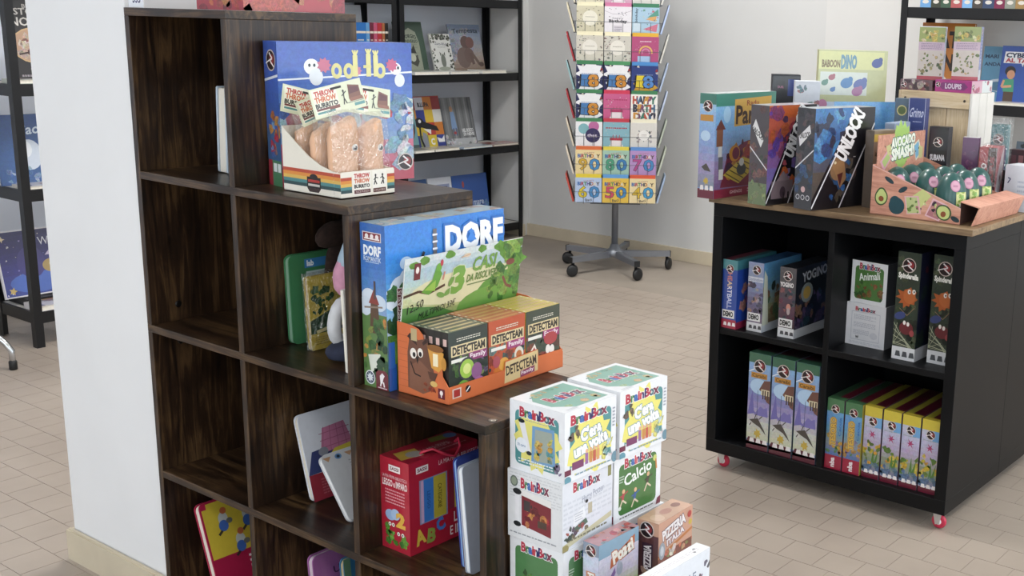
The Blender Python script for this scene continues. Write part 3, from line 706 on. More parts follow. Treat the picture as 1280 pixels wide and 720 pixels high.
a.poly([(.2, .1), (.68, .14), (.74, .35), (.66, .6), (.6, .85), (.42, .8), (.26, .88), (.2, .6)], '#6b4636').poly([(.22, .1), (.24, .42), (.45, .52), (.66, .4), (.64, .12), (.5, .06)], '#7f5541').poly([(.26, .88), (.2, .82), (.4, .72), (.38, .78)], '#3a2420').poly([(.52, .74), (.64, .82), (.62, .88), (.5, .78)], '#3a2420')
a.ell(.32, .6, .065, .075, '#ece6dc').ell(.46, .63, .055, .065, '#ece6dc').ell(.335, .585, .03, .035, '#1c1616').ell(.46, .61, .03, .035, '#1c1616').poly([(.37, .56), (.43, .58), (.4, .46)], '#1f1a1a').line([(.26, .48), (.34, .32), (.46, .3)], .02, '#2a1a18')
a.rect(.28, .78, .4, .95, '#b7a57c').poly([(.6, .76), (.92, .7), (.9, .5), (.82, .42), (.68, .46)], '#d49a44').ell(.76, .74, .16, .05, '#8a5a2c').text('1', .76, .58, .06, .16, '#f2e6c4', 0, .03).ell(.92, .55, .05, .09, '#c08a3a').poly([(.6, .4), (.8, .4), (.74, .28), (.64, .3)], '#59382c').ell(.72, .24, .07, .04, '#d8b46a')
a.rect(.8, .06, .93, .2, '#6d2430').ell(.865, .14, .03, .035, '#efe6e2').rect(.855, .08, .875, .11, '#efe6e2').blobs(10, .5, .12, .78, .22, ['#8a3d28', '#a84c2c'], .02, .04, 3)
a.build('side_print', ct, lambda u, v, k: (u, -k, v), 0, 0, 0)
a = Art(d, .05); a.poly([(.46, .1), (.76, .2), (.76, .98), (.47, .88)], '#d7c08e').text('DETECTEAM', .61, .6, .27, .34, '#3a2a24', 4, .03).poly([(.6, .14), (.73, .2), (.73, .44), (.6, .38)], '#8c3a5c').text('Family', .665, .29, .11, .16, '#f1e6ea', 4, .02)
a.build('front_print', ct, lambda u, v, k: (w+k, u, v), 0, 0, 0)
a = Art(d, .05); a.rect(.03, .16, .1, .5, '#d9c2b8').rect(.04, .2, .09, .46, '#a83430'); a.build('logo_print', ct, lambda u, v, k: (w+k, u, v), 0, 0, 0)
a = Art(d, .05); a.ell(.155, .36, .022, None, '#241619').line([(.14, .28), (.17, .44)], .008, '#f2eeee')
a.build('badge_print', ct, lambda u, v, k: (w+k, u, v), 0, 0, 0)
# header: a landscape card leaning back against the blue game
HW, HH = .294, .126
hd = link('header_card', box_me(-.0012, .0012, 0, HW, 0, HH, 0), ct, mat('#dcdcd6', .5), (.003, .004, .112), (0, R(8), 0))
for cx_, cz_, r_, s_ in ((.265, .105, .032, 1), (.28, .085, .03, 2), (.235, .118, .018, 3), (.045, .118, .014, 4), (.02, .112, .012, 5), (.105, .12, .013, 6), (.185, .12, .013, 7)):
    bm = bmesh.new(); rn = random.Random(s_); pts = [(cx_+r_*rn.uniform(.7, 1.1)*math.cos(2*math.pi*k/11), cz_+.6*r_*rn.uniform(.7, 1.1)*math.sin(2*math.pi*k/11)) for k in range(11)]
    A = [bm.verts.new((-.0011, p[0], p[1])) for p in pts]; B = [bm.verts.new((.0014, p[0], p[1])) for p in pts]
    bm.faces.new(A); bm.faces.new(B[::-1])
    for k in range(11): bm.faces.new((A[k], B[k], B[(k+1) % 11], A[(k+1) % 11]))
    link('leaf_cutout', finish(bm, 'leaf'), hd, mat('#5f8a3c', .5, vary=.3, scale=80))
a = Art(HW, HH); a.grad(0, 0, 1, 1, ['#7d9a52', '#b9bf86', '#cfd3a8', '#b9cfcf', '#a9c3cf', '#d5dfe2'])
a.ell(.55, .45, .5, .25, '#d6d2aa').ell(.9, .2, .3, .35, '#5b8f42').ell(.75, .1, .3, .25, '#6a9a48').poly([(0, 0), (.5, 0), (.3, .2), (.1, .28), (0, .3)], '#4f7f3e').blobs(26, .72, .15, 1, .6, ['#6f9a45', '#4f7f3a', '#8aae55', '#3f6d36'], .02, .06, 2).blobs(16, .86, .75, 1, 1, ['#7fa84a', '#54843c', '#94b65a'], .03, .06, 9).ell(.9, .66, .04, .05, '#7a4038').line([(.84, .45), (.88, .3), (.93, .25)], .02, '#7a4a3c')
a.line([(0, .46), (.12, .5), (.2, .44), (.33, .52)], .016, '#4a3426').poly([(.14, .48), (.22, .62), (.25, .84), (.3, .7), (.27, .52), (.2, .42)], '#5f9a3a').ell(.27, .8, .022, .06, '#6aa53e').ell(.29, .86, .012, .05, '#b8384a').poly([(.16, .5), (.25, .62), (.25, .46)], '#8fb84e').line([(.32, .72), (.31, .6)], .012, '#c98a7a')
a.rect(.07, .68, .12, .92, '#6d2430').ell(.095, .82, .013, .05, '#efe6e2')
for x, y, r in ((.36, .4, 30), (.3, .38, -20), (.38, .55, 60)): a.ell(x, y, .035, .04, '#6f9a4c', r)
a.text('3', .44, .56, .09, .36, '#6f9f45', 8, .05, '#d9dcb4', .02, shear=.2).text('CASI', .66, .74, .2, .2, '#6f9a45', 2, .03, shear=.2).text('DA RISOLVERE!', .66, .55, .29, .11, '#5d8040', 2, .02, shear=.2).line([(.52, .44), (.8, .46)], .006, '#4f6f3c')
a.text('12,50', .1, .28, .13, .13, '#1c1c1c', 14, .0, shear=.3).text('MULTIPROI 33€', .28, .18, .3, .1, '#1c1c1c', 8, .0, shear=.3)
a.ell(.5, .9, .03, .03, '#d8c8b0').line([(.45, .88), (.53, .91)], .008, '#c7a890')
a.build('header_print', hd, lambda u, v, k: (.0012+k, u, v), 0, 0, 0, INK_GLOSS)
def det_front(base, band, seed, pal):
    a = Art(.094, .122, base); a.blobs(40, 0, 0, 1, .68, pal, .05, .13, seed)
    a.rect(.06, .64, .96, .8, '#d9c69a').text('DETECTEAM', .51, .72, .82, .11, '#2d2622', 0, .05).rect(.5, .52, .98, .64, band).text('Family', .74, .58, .4, .09, '#f1e6ea', 0, .02).rect(.06, .55, .46, .6, '#e4e2da').lines(.2, .84, .8, .9, 2, '#d9d4c4', seed)
    if seed == 1: a.ell(.45, .42, .22, None, '#3d3a44').ell(.45, .42, .18, None, '#9cc04e').ell(.45, .42, .1, None, '#d7e08a').ell(.7, .35, .14, .12, '#8a5a86').ell(.75, .16, .16, .1, '#9a5f96').ell(.35, .15, .16, .12, '#6a9a3c')
    if seed == 2: a.ell(.35, .2, .22, .2, '#c8742f').ell(.4, .32, .14, .1, '#d9a04a').ell(.82, .4, .13, .12, '#d8d2c4').ell(.82, .4, .08, None, '#b86a35').ell(.2, .38, .1, .09, '#a8505a')
    if seed == 3: a.poly([(.02, .3), (.25, .48), (.36, .3), (.15, .12)], '#ece4da').poly([(.07, .3), (.24, .43), (.31, .3), (.16, .17)], '#a8323c').ell(.7, .2, .18, .16, '#7a4030').ell(.64, .34, .07, .07, '#ece6e0').ell(.76, .32, .07, .07, '#ece6e0').ell(.72, .5, .2, .1, '#a83a40')
    return a
SETS = [('dark green', '#26302a', '#8c3a6c', 1, ['#1c2420', '#35503a', '#4d6b3c', '#7f9a55', '#2d3a34', '#6a5a70'], '#20201f', '#b9a078'), ('orange red', '#b8502f', '#9c3a72', 2, ['#8a3d2c', '#c4683a', '#3f5a58', '#6a7f78', '#b5523a', '#2d4444'], '#b65a38', '#c98a58'), ('yellow', '#3a4438', '#9c3a72', 3, ['#5a3a30', '#384a40', '#7a4a35', '#2a3430', '#8f3a3c'], '#c9b23c', '#c8a468')]
for r, (cn, base, band, sd, pal, topc, tab) in enumerate(SETS):
    proto = None
    tw_ = .0168; n_ = 6
    for i in range(n_):
        x = w-.0035-(i+.5)*tw_; y = .004+(r+.5)*.0965
        loc = ct.matrix_basis @ Vector((0, 0, 0)); cs_, sn_ = math.cos(R(1.5)), math.sin(R(1.5))
        P = (CX0+x*cs_-y*sn_, CY0+x*sn_+y*cs_, CZ+.002)
        if proto is None:
            t_ = Art(.0945, .0164, topc); t_.rect(.12, .3, .88, .7, tab)
            for q in (.05, .95): t_.ell(q, .5, .02, .2, '#e6dccb')
            l_ = Art(.0164, .122, topc); l_.rect(.25, .8, .75, .9, '#d9b8b0')
            proto = carton('detective_game', '%s boxed detective card game in the %s row of the orange display tray' % (cn, ('near', 'middle', 'far')[r]), 'card game', .0164, .0945, .122, P, 1.5, base, {'R': det_front(base, band, sd, pal), 'T': t_, 'F': l_}, 'boxed detective games in the %s row' % ('near', 'middle', 'far')[r], bev=.0006)
        else: copy_tree(proto, None, P)

# memory-card cubes stacked on the lowest step
BB = ['#b5324a', '#3f7a4a', '#3d6ab0', '#c23d4f', '#2f2f6a', '#b5324a', '#47707a', '#7a2f4a']
BS = (.119, .129, .119)
def bb_logo(a, cx, cy, w, h, rot=0): a.text('BrainBox', cx, cy, w, h, '#b5324a', rot, .05, '#f2f2f2', .05, cols=BB)
def bb_frame(w, h, frame='#4f8f92', inner=None, frac=.1):
    a = Art(w, h, '#e9ebef'); pts = [(x/w+.5, y/h) for x, y in round_rect(w*(1-2*frac), h*.78, .009, 3)]
    a.poly([(x, y+.1) for x, y in pts], frame); return a
def bb_cera_front(w, h):
    a = bb_frame(w, h); a.star(.5, .48, .44, .37, 14, '#e8e07a', 4)
    bb_logo(a, .46, .86, .68, .13)
    a.rect(.12, .09, .9, .2, '#e4e6ea').text("C'era", .5, .62, .38, .17, '#f6f6f6', 8, .06, '#6f99a6', .05).text('una volta', .5, .44, .64, .16, '#f6f6f6', 8, .06, '#6f99a6', .05)
    for x, c in ((.42, '#9a6aa0'), (.5, '#c98a4f'), (.57, '#c2604f'), (.64, '#d9a06a')): a.rect(x-.03, .16, x+.03, .32, c).ell(x, .35, .025, .03, '#e0b08a')
    a.rect(.0, .1, .12, .18, '#6a2040').rect(.14, .15, .36, .26, '#7a3a66').blobs(14, .74, .16, .9, .42, ['#8fb0b8', '#dfe6e8', '#5f9aa0', '#e6dc8a'], .03, .06, 4).blobs(8, .1, .6, .25, .78, ['#6a5a50', '#4f8f92', '#8a7a6a'], .02, .05, 5).lines(.92, .55, .97, .85, 6, '#8a93a3', 2).ell(.05, .03, .07, .06, '#5f96a8').ell(.97, .1, .06, .08, '#6a8fa0').lines(.2, .05, .9, .09, 1, '#7f9fb0')
    return a
def bb_cera_side(w, h):
    a = bb_frame(w, h); a.star(.5, .5, .42, .36, 14, '#e3dc7c', 6)
    bb_logo(a, .5, .86, .62, .13); a.lines(.3, .745, .7, .765, 1, '#8a93a3')
    a.poly([(.4, .16), (.84, .2), (.82, .72), (.42, .7)], '#6d9bc4').poly([(.45, .2), (.79, .23), (.78, .67), (.47, .66)], '#9aa59c').blobs(16, .48, .25, .76, .62, ['#c9a24a', '#5fa0a6', '#8a6a4a', '#d8c46a', '#6f8f7a'], .03, .07, 4)
    a.poly([(.17, .72), (.28, .72), (.4, .3), (.32, .29)], '#e6e6ea').ell(.22, .73, .06, .03, '#222a30').ell(.36, .29, .05, .03, '#222a30').ell(.22, .38, .11, None, '#e9eef4').text('70 carte', .22, .38, .15, .04, '#5a7aa0').lines(.16, .12, .8, .2, 2, '#e4ebee', 3).blobs(6, .82, .1, .93, .25, ['#8a7a9a', '#4f7f82', '#b0a0b0'], .03, .06, 8)
    return a
def bb_top(w, h, c='#7fae9f'):
    a = Art(w, h, '#e9ebef'); a.poly([(.08, .32), (.3, .08), (.92, .08), (.92, .92), (.3, .92), (.08, .66)], c).blobs(24, .15, .15, .9, .9, ['#8fb9a8', '#6f9f94', '#a8bf9a', '#c9b58a'], .03, .08, 3)
    bb_logo(a, .52, .52, .6, .2); a.lines(.1, .03, .3, .09, 2, '#b9c0c9', 4)
    return a
def bb_hp_side(w, h):                                     # wizard-school edition, its characters left out
    a = Art(w, h, '#dfe1e4'); a.lines(.04, .6, .98, .98, 9, '#cdd0d4', 9).ell(.12, .84, .07, .08, '#5f6a62').ell(.12, .84, .05, .06, '#8f9a88'); bb_logo(a, .5, .84, .5, .14)
    a.poly([(.26, .22), (.8, .16), (.8, .66), (.26, .68)], '#7a2430').poly([(.24, .66), (.8, .6), (.8, .7), (.24, .74)], '#e6e4e2').blobs(14, .3, .25, .76, .6, ['#a8323c', '#c98a4f', '#3a3634', '#6a1f2a', '#d8b06a'], .03, .07, 7).rect(.3, .45, .42, .6, '#3a3436').rect(.56, .26, .72, .36, '#4a3a30').rect(.14, .22, .22, .68, '#e6e6ea').ell(.18, .7, .08, .045, '#202428').ell(.18, .22, .07, .04, '#202428').lines(.04, .06, .9, .1, 1, '#9a9ea4', 3)
    return a
def bb_hp_front(w, h):
    a = Art(w, h, '#dde0e8'); bb_logo(a, .47, .88, .52, .13); a.lines(.02, .3, .98, .72, 6, '#cfd3dc', 3).text('Harry Potter', .6, .66, .44, .13, '#8a90a6', 6, .0).rect(.9, .82, .97, .98, '#8a8a5a')
    a.poly([(.2, .3), (.45, .38), (.42, .55), (.22, .46)], '#e9ebef').poly([(.22, .2), (.5, .28), (.46, .36), (.2, .28)], '#4f6a5a').lines(.24, .36, .4, .5, 4, '#b5bac6', 4).blobs(14, .06, .14, .5, .3, ['#6a5a70', '#4a5a50', '#8a7f6a', '#a85a5a'], .03, .05, 5).rect(.5, .4, .58, .56, '#b8b09a').ell(.47, .6, .03, .025, '#20242c').poly([(0, .02), (.98, .2), (.98, .28), (0, .1)], '#c9c3a4').lines(.1, .1, .9, .16, 1, '#7f7a66', 4).ell(.05, .04, .07, .06, '#9a8f5a')
    return a
def bb_green(w, h, word=None, pic=1, c='#4f7f4f'):
    a = bb_frame(w, h, c, frac=.1)
    bb_logo(a, .5, .88, .56, .13)
    if word: a.text(word, .5, .66, .58, .17, '#f2f5f2', 10, .02)
    if pic == 1:
        for x, y, s_, cl in ((.2, .36, 1, '#a8424a'), (.45, .3, 1.1, '#3d5f9a'), (.72, .46, 1.1, '#4a4038')):
            a.ell(x, y+.1*s_, .03, .035, '#d8b08a').line([(x, y+.07), (x-.02, y-.03)], .05, cl).line([(x-.02, y-.03), (x-.08, y-.14)], .025, '#d8c8b0').line([(x-.02, y-.03), (x+.06, y-.1)], .025, '#d8c8b0').line([(x-.08, y+.03), (x, y+.05), (x+.09, y+.08)], .02, cl)
        a.ell(.86, .78, .04, .05, '#c9d07a').line([(.88, .76), (.9, .6)], .03, '#c98a4a').ell(.12, .22, .03, .03, '#dfe6df').lines(.12, .04, .85, .08, 1, '#5a625a', 4).poly([(.93, .12), (1, .14), (1, .02), (.9, .02)], '#7a2a44').lines(.1, .6, .2, .72, 3, '#cfe0d0', 1)
    if pic == 2: a.blobs(20, .14, .14, .86, .5, ['#5f8a45', '#3d5f38', '#7a5a3c', '#8f6a45'], .04, .09, 5)
    return a
def bb_back(w, h):
    a = Art(w, h, '#e4e5ea'); bb_logo(a, .48, .87, .5, .09); a.line([(.14, .14), (.14, .8), (.86, .8), (.86, .14), (.14, .14)], .015, '#c4c7d2').lines(.2, .62, .76, .74, 4, '#b3b6c2', 1).lines(.2, .44, .76, .56, 4, '#b3b6c2', 2).lines(.2, .26, .6, .38, 4, '#b3b6c2', 3).text('W', .3, .2, .08, .06, '#33363f', 0, .05).ell(.72, .28, .1, .08, '#d3d5dd').lines(.1, .04, .9, .1, 2, '#c4c7d2', 5)
    return a
def brain(label, loc, F, Rr, rz=0, T=None, group='white quiz cubes on the lowest step'):
    w_, d_, h_ = BS
    return carton('quiz_box', label, 'card game', w_, d_, h_, loc, rz, '#e4e6ea', {'F': F(w_, h_), 'R': Rr(d_, h_), 'T': (T or bb_top)(d_, w_)}, group, bev=.0015)
Z1 = lev(1)+.0005; G = .0004
xs, ys, yt = -1.2305, 1.389, 1.532
brain("white quiz cube with yellow burst panel on top of the near stack", (xs+.001, ys, Z1+2*(BS[2]+G)), bb_cera_side, bb_cera_front, 0)
brain('white and grey quiz cube with maroon picture panel, middle of the near stack', (xs-.002, ys-.003, Z1+BS[2]+G), bb_hp_side, bb_hp_front, 1)
brain('white quiz cube with green panels at the bottom of the near stack', (xs, ys, Z1), lambda w, h: bb_green(w, h, None, 2), lambda w, h: bb_green(w, h, None, 1), 0)
brain("white quiz cube with yellow burst panel on top of the far stack", (xs, yt, Z1+2*(BS[2]+G)), bb_cera_side, bb_cera_front, -1)
brain('white quiz cube with green football panel, second in the far stack', (xs-.004, yt-.008, Z1+BS[2]+G), lambda w, h: bb_green(w, h), lambda w, h: bb_green(w, h, 'Calcio', 1, '#46763f'), -1)
brain('white quiz cube at the bottom of the far stack', (xs, yt, Z1), lambda w, h: bb_green(w, h), bb_back, 0)

def small_game(label, w, d, h, loc, rz, col, F, Rr, T): return carton('card_game', label, 'card game', w, d, h, loc, rz, col, {'F': F, 'R': Rr, 'T': T}, 'small card games on the lowest step')
w_, d_, h_ = .033, .105, .132
F = Art(w_, h_, '#8794a8').grad(0, 0, 1, .84, ['#c9b7d0', '#c7cbe0', '#cfd6ea']).emblem(.5, .9, .3).rect(.2, .3, .8, .62, '#c98a6a').text('Pozzi', .5, .46, .28*h_/w_, .4*w_/h_, '#f1ece6', 90, .05)
Rr = Art(d_, h_, '#8fa9bd').grad(0, 0, 1, .8, ['#8a9a5a', '#b4bf8a', '#cfc9e0', '#d8d6e8']).rect(0, .8, 1, 1, '#86a6bd').poly([(.28, .6), (.9, .8), (.9, .92), (.3, .74)], '#b8643c').text('Pozzi', .6, .77, .5, .16, '#f2ece2', 12, .06, '#b8643c', .06).poly([(.12, .35), (.4, .6), (.42, .52), (.2, .3)], '#7f5f9c').ell(.52, .55, .08, .09, '#9fa6b8').ell(.5, .62, .04, .06, '#aab2c4').blobs(34, .2, .0, 1, .4, ['#6f8a45', '#d8d9d0', '#98a85c', '#4d4a42', '#c6c2dc', '#b0bf7a'], .03, .07, 5).ell(.7, .25, .08, .1, '#e6e4e0')
T = Art(d_, w_, '#b78a92').blobs(20, 0, 0, 1, 1, ['#c2505c', '#d8a0a0', '#8f9fb0', '#c98a8a'], .04, .09, 3)
small_game('small lilac and green card game box leaning by the near white cubes', w_, d_, h_, (-1.143, 1.413, Z1), 0, '#9aa3b8', F, Rr, T)
w_, d_, h_ = .044, .107, .132
F = Art(w_, h_, '#5a3433').rect(0, .82, 1, 1, '#c69a80').emblem(.45, .88, .3).rect(.25, .28, .75, .7, '#3a2030').text('PIZZERIA', .5, .5, .34*h_/w_, .32*w_/h_, '#e6dede', 90, .04).blobs(10, 0, 0, 1, .3, ['#7a4a3c', '#c9a58a', '#8a3a38'], .12, .24, 2)
Rr = Art(d_, h_, '#7a4138').rect(0, .55, 1, 1, '#c99a84').text('PIZZERIA', .45, .84, .66, .13, '#eee8ea', 10, .05, '#4a2a4a', .06).text('ITALIA', .5, .7, .5, .08, '#e6dce0', 10, .05, '#4a2a4a', .06).poly([(.0, .5), (1, .66), (1, .7), (0, .54)], '#b8723c').blobs(46, 0, 0, 1, .55, ['#e6ded8', '#b0584a', '#7a4a3a', '#c9a080', '#8a9a5a', '#cf7a60'], .03, .08, 6).ell(.9, .9, .06, None, '#b03a38').ell(.93, .78, .05, .04, '#c9b04a').ell(.1, .6, .09, .12, '#9aa3b0').ell(.1, .6, .05, .07, '#c9ced6')
T = Art(d_, w_, '#c9a28a').ell(.5, .5, .14, .2, '#b88474').ell(.82, .55, .1, .18, '#8a5f54').ell(.2, .4, .12, .3, '#d6b49c')
small_game('small brown pizza-themed card game box standing by the far white cubes', w_, d_, h_, (-1.127, 1.542, Z1), 3, '#8a5a4c', F, Rr, T)
w_, d_, h_ = .027, .16, .128
F = Art(w_, h_, '#e6e8ec').lines(.2, .2, .8, .8, 6, '#b9bcc6', 2); Rr = Art(d_, h_, '#dfe5ee').text('PORTABLE', .45, .72, .62, .12, '#8fb0c9', 0, .02, cols=['#d8c9b0', '#9fc0c9', '#8fb0c9', '#7f8aa0']).text('TEARS', .55, .5, .4, .12, '#6a6f80', 0, .02).blobs(12, .78, .3, 1, .95, ['#8a7fa6', '#6f6a80', '#c3bcd0', '#5f5a6a'], .02, .05, 4)
T = Art(d_, w_, '#eef0f3').lines(.1, .3, .9, .6, 2, '#d6d0d8', 3).ell(.85, .6, .02, .08, '#8a8a90').ell(.8, .3, .02, .08, '#8a8a90')
small_game('flat white card game box nearest the floor, standing on its edge', w_, d_, h_, (-1.003, 1.40, Z1), 0, '#e9ebee', F, Rr, T)

# red carry-case box with handle
w_, d_, h_ = .077, .17, .179
F = Art(w_, h_, '#b02338').rect(.3, .86, .7, .93, '#eee6e4').text('SASSI', .5, .895, .3, .035, '#6a2030', 0, .03).text('LA MIA PRIMA BIBLIOTECA', .5, .8, .86, .035, '#e8cfd0', 0, .0).text('LEGGO e IMPARO', .5, .73, .86, .07, '#f1e6e4', 0, .03).lines(.16, .5, .84, .67, 5, '#d89aa2', 3)
F.ell(.32, .38, .18, .06, '#9ab4d8').ell(.5, .4, .16, .06, '#a8c0de').text('2', .68, .35, .26, .14, '#e0b04a', 0, .06).blobs(16, .18, .08, .85, .26, ['#5f9a3c', '#4a8434', '#7ab04a'], .06, .12, 4)
for x, y in ((.3, .28), (.42, .28), (.6, .2), (.75, .2)): F.ell(x, y, .05, .022, '#eef0e6').ell(x, y, .02, .01, '#1c1c1c')
Rr = Art(d_, h_, '#b02338').rect(.1, .86, .27, .93, '#eee6e4').text('SASSI', .185, .895, .13, .035, '#6a2030', 0, .03).text('LA MIA PRIMA BIBLIOTECA', .72, .9, .6, .05, '#f1dcdc', 0, .0)
Rr.rect(.14, .3, .54, .78, '#8a90b0').rect(.16, .31, .24, .77, '#c9a8c8').rect(.2, .31, .34, .77, '#3f7cc8').rect(.34, .31, .52, .77, '#c3b23e').text('LEGGO', .27, .54, .2, .04, '#2a4f90', -90, .02).text('CATEGORIE', .43, .54, .28, .05, '#6a6020', -90, .02).rect(.64, .34, .8, .78, '#c9b84a').rect(.56, .34, .64, .78, '#8a3040').rect(.8, .34, .95, .78, '#a8b25a')
Rr.text('A', .14, .17, .12, .15, '#d8b848', 10, .05).text('B', .3, .14, .1, .14, '#8fa048', -8, .05).text('C', .43, .22, .1, .13, '#4a78c0', 20, .06).text('LEGGO', .8, .24, .34, .11, '#f1e6e4', 0, .02).text('E IMPARO', .78, .1, .42, .1, '#f1e6e4', 0, .02)
T = Art(d_, w_, '#a8233a').poly([(.02, .3), (.3, .2), (.36, .7), (.1, .8)], '#c9a84a').ell(.24, .4, .1, .2, '#b0a8a0').poly([(.6, .7), (.9, .6), (.92, .9), (.65, .95)], '#8f9a4a').ell(.9, .75, .08, .16, '#5f86c0').text('LA MIA PRIMA', .55, .4, .4, .2, '#e8cfd0', 0, .0).lines(.5, .12, .9, .24, 1, '#d89aa2', 2)
lg = carton('carry_case', 'red children’s book-set box with ABC letters and red rope handle', 'book set', w_, d_, h_, (-1.5815, 1.3268+d_/2, Z1), 0, '#b02338', {'F': F, 'R': Rr, 'T': T})
link('handle', tube_me([(.012, -.035, h_-.004), (.018, -.036, h_+.004), (.03, -.02, h_+.009), (.045, .0, h_-.004), (.048, .018, h_-.012), (.045, .035, h_+.002), (.03, .045, h_+.012), (.018, .05, h_+.004), (.012, .05, h_-.004)], .0028, 6), lg, mat('#c03048', .5))

# board books leaning inside the cells; covers face +X
def lean(nm, label, x, y0, z, w, h, t, tilt, col, art, edge='#e4dfd3', leaves=3, r=.012, yaw=0):
    return board_book(nm, label, w, t, h, (x, y0+w/2, z+t/2*abs(math.sin(R(tilt)))+.0005), (R(-tilt), 0, R(90+yaw)), col, art, edge, None, leaves, r)
def rart(w, h, col, r=.012): return Art(w, h).poly([(x/w+.5, y/h) for x, y in round_rect(w-.0006, h-.0006, r)], col)
a = rart(.15, .178, '#3f7a52'); a.rect(.24, .84, .62, .94, '#3f7fb8').text('lab', .33, .89, .1, .06, '#f1f4f6', 0, .04).rect(.26, .72, .64, .8, '#aebfc0').rect(.26, .6, .5, .7, '#a8729c').rect(.26, .52, .5, .59, '#9c4a7c').ell(.34, .38, .07, .12, '#16181a').rect(.26, .05, .52, .22, '#3f6a90').ell(.4, .12, .1, .06, '#c94a60').text('Qui', .4, .12, .18, .08, '#f1e6ea', 0, .05).poly([(.62, .45), (.95, .48), (.95, .62), (.66, .62)], '#7a4a44').line([(.6, .4), (.6, .6), (.7, .66), (1, .68)], .05, '#dcdcd4').rect(.85, .5, 1, .8, '#3a7ab8')
lean('board_book', 'green board book with finger hole leaning on the divider beside the yellow book', -1.9295, 1.37, lev(2), .15, .178, .016, 1.5, '#3f7a52', a, '#7fa08a')
a = rart(.115, .145, '#c9b34f', .006); a.text('SA', .74, .84, .4, .1, '#7a2f2a', 0, .05).blobs(20, .06, .5, .5, .84, ['#2f5a38', '#3c6b40'], .04, .09, 6).poly([(.0, .4), (.55, .55), (1, .38), (1, .22), (0, .22)], '#2f5038').poly([(.1, .26), (.9, .36), (.95, .3), (.12, .22)], '#d8cf9a').rect(0, .0, 1, .22, '#c4ad48').lines(.08, .06, .7, .18, 4, '#8a7a38', 4)
yb = lean('board_book', 'yellow picture book with green leaves wrapped in clear plastic', -1.866, 1.368, lev(2), .115, .145, .012, 3, '#b9a448', a, '#b7a890', 2, .006)
link('plastic_wrap', box_me(-.06, .06, -.0085, .0085, .0, .151, .001), yb, FILM)
# plush and card wedged at the right of that cell
pt = thing('plush_toy', 'pink and white plush toy with dark foot wedged behind the white card', 'plush toy', (-1.765, 1.385, lev(2)+.0005), (0, 0, R(10)))
def blob(parent, name, mt, prof, loc, rot=(0, 0, 0), sx=1, sy=1, n=16): return link(name, lathe_me(prof, n, sx, sy), parent, mt, loc, rot)
EGG = [(.15, 0), (.6, .06), (.9, .2), (1, .42), (.95, .62), (.75, .82), (.45, .95), (.12, 1)]
def egg(s, h): return [(r*s, z*h) for r, z in EGG]
blob(pt, 'foot', mat('#23283c', .9, vary=.2, scale=60), egg(.042, .04), (0, 0, 0), sy=1.3)
link('white_wing', tube_me([(-.012+.004*math.sin(t), -.004+.026*math.cos(t), .072+.04*math.sin(t)) for t in [2*math.pi*i/16 for i in range(17)]], [.009+.004*math.sin(i/16*math.pi) for i in range(17)], 8), pt, mat('#c9cacd', .9, vary=.06, scale=60, bump=.3))
blob(pt, 'pink_body', mat('#c58fa6', .9, vary=.1, scale=60, bump=.3), egg(.034, .085), (.008, -.01, .125), (0, R(5), 0), .8)
blob(pt, 'blue_tip', mat('#9db3c4', .6, vary=.1), [(.026, 0), (.022, .02), (.012, .05), (.003, .085)], (.016, -.012, .182), (R(4), R(6), 0))
hg = thing('plush_bird', 'dark brown fuzzy plush head with tan beak peeping over the green book', 'plush toy', (-1.899, 1.468, lev(2)+.0005))
blob(hg, 'body', mat('#2b1c16', .95, vary=.35, scale=120, bump=.6), egg(.034, .215), (0, 0, 0), sx=.5, sy=1.1)
blob(hg, 'head', mat('#2f1f18', .95, vary=.35, scale=120, bump=.6), egg(.036, .05), (0, -.005, .192), (R(10), 0, 0), sx=.5, sy=1.25)
blob(hg, 'beak', mat('#b3754a', .6), [(.009, 0), (.007, .012), (.001, .026)], (.012, .03, .21), (R(-20), R(75), 0))
wc = thing('white_card_book', 'thin white board seen edge-on at the divider next to the blue game box', 'book', (-1.694, 1.318, lev(2)+.0005), (0, R(-2), R(92)))
link('board', box_me(0, .16, -.004, .004, 0, .157, .001), wc, mat('#dddad4', .6)); link('page_edge', box_me(-.0006, 0, -.0025, .0025, .002, .155, 0), wc, PAPER)
# second row of cells
a = rart(.17, .18, '#d5d9e2'); a.rect(0, 0, 1, .3, '#8c2a38').poly([(.0, .3), (1, .32), (1, .6), (.1, .55)], '#35406f').poly([(.22, .5), (.3, .78), (.62, .8), (.7, .52)], '#c07a9a')
for i in range(4): a.line([(.25+i*.12, .5), (.32+i*.09, .79)], .008, '#9c5578', keep=i > 0)
for i in range(3): a.line([(.24, .56+i*.08), (.68, .57+i*.08)], .008, '#9c5578', keep=i > 0)
a.poly([(.34, .46), (.42, .52), (1, .56), (1, .46)], '#d6c64c').ell(.26, .52, .07, .05, '#8a8f9a').ell(.92, .76, .18, .14, '#b06a8c').lines(.15, .05, .6, .24, 6, '#a85a64', 2)
lean('board_book', 'pink and white board book with checked shape leaning behind the grey one', -1.879, 1.366, lev(1), .17, .178, .014, 15, '#d5d9e2', a, '#d9d3c6')
a = rart(.16, .142, '#c3c5c9'); 
for i in range(6):
    x = .08+i*.16
    if i % 2: a.ell(x, .92, .05, .04, '#5f86b0').ell(x, .92, .025, .02, '#22303f')
    else: a.poly([(x-.06, .95), (x+.06, .95), (x, .88)], '#b08a6a')
a.lines(.35, .68, .9, .84, 4, '#9a9da3', 4).rect(.45, .3, 1, .62, '#ebeef2').blobs(8, .6, .34, .95, .56, ['#8a6a50', '#d8dde2', '#a8a8ac'], .05, .09, 3).text('ANIMALI', .55, .2, .3, .03, '#44474d', 0, .03).lines(.3, .06, .85, .16, 4, '#9a9da3', 7)
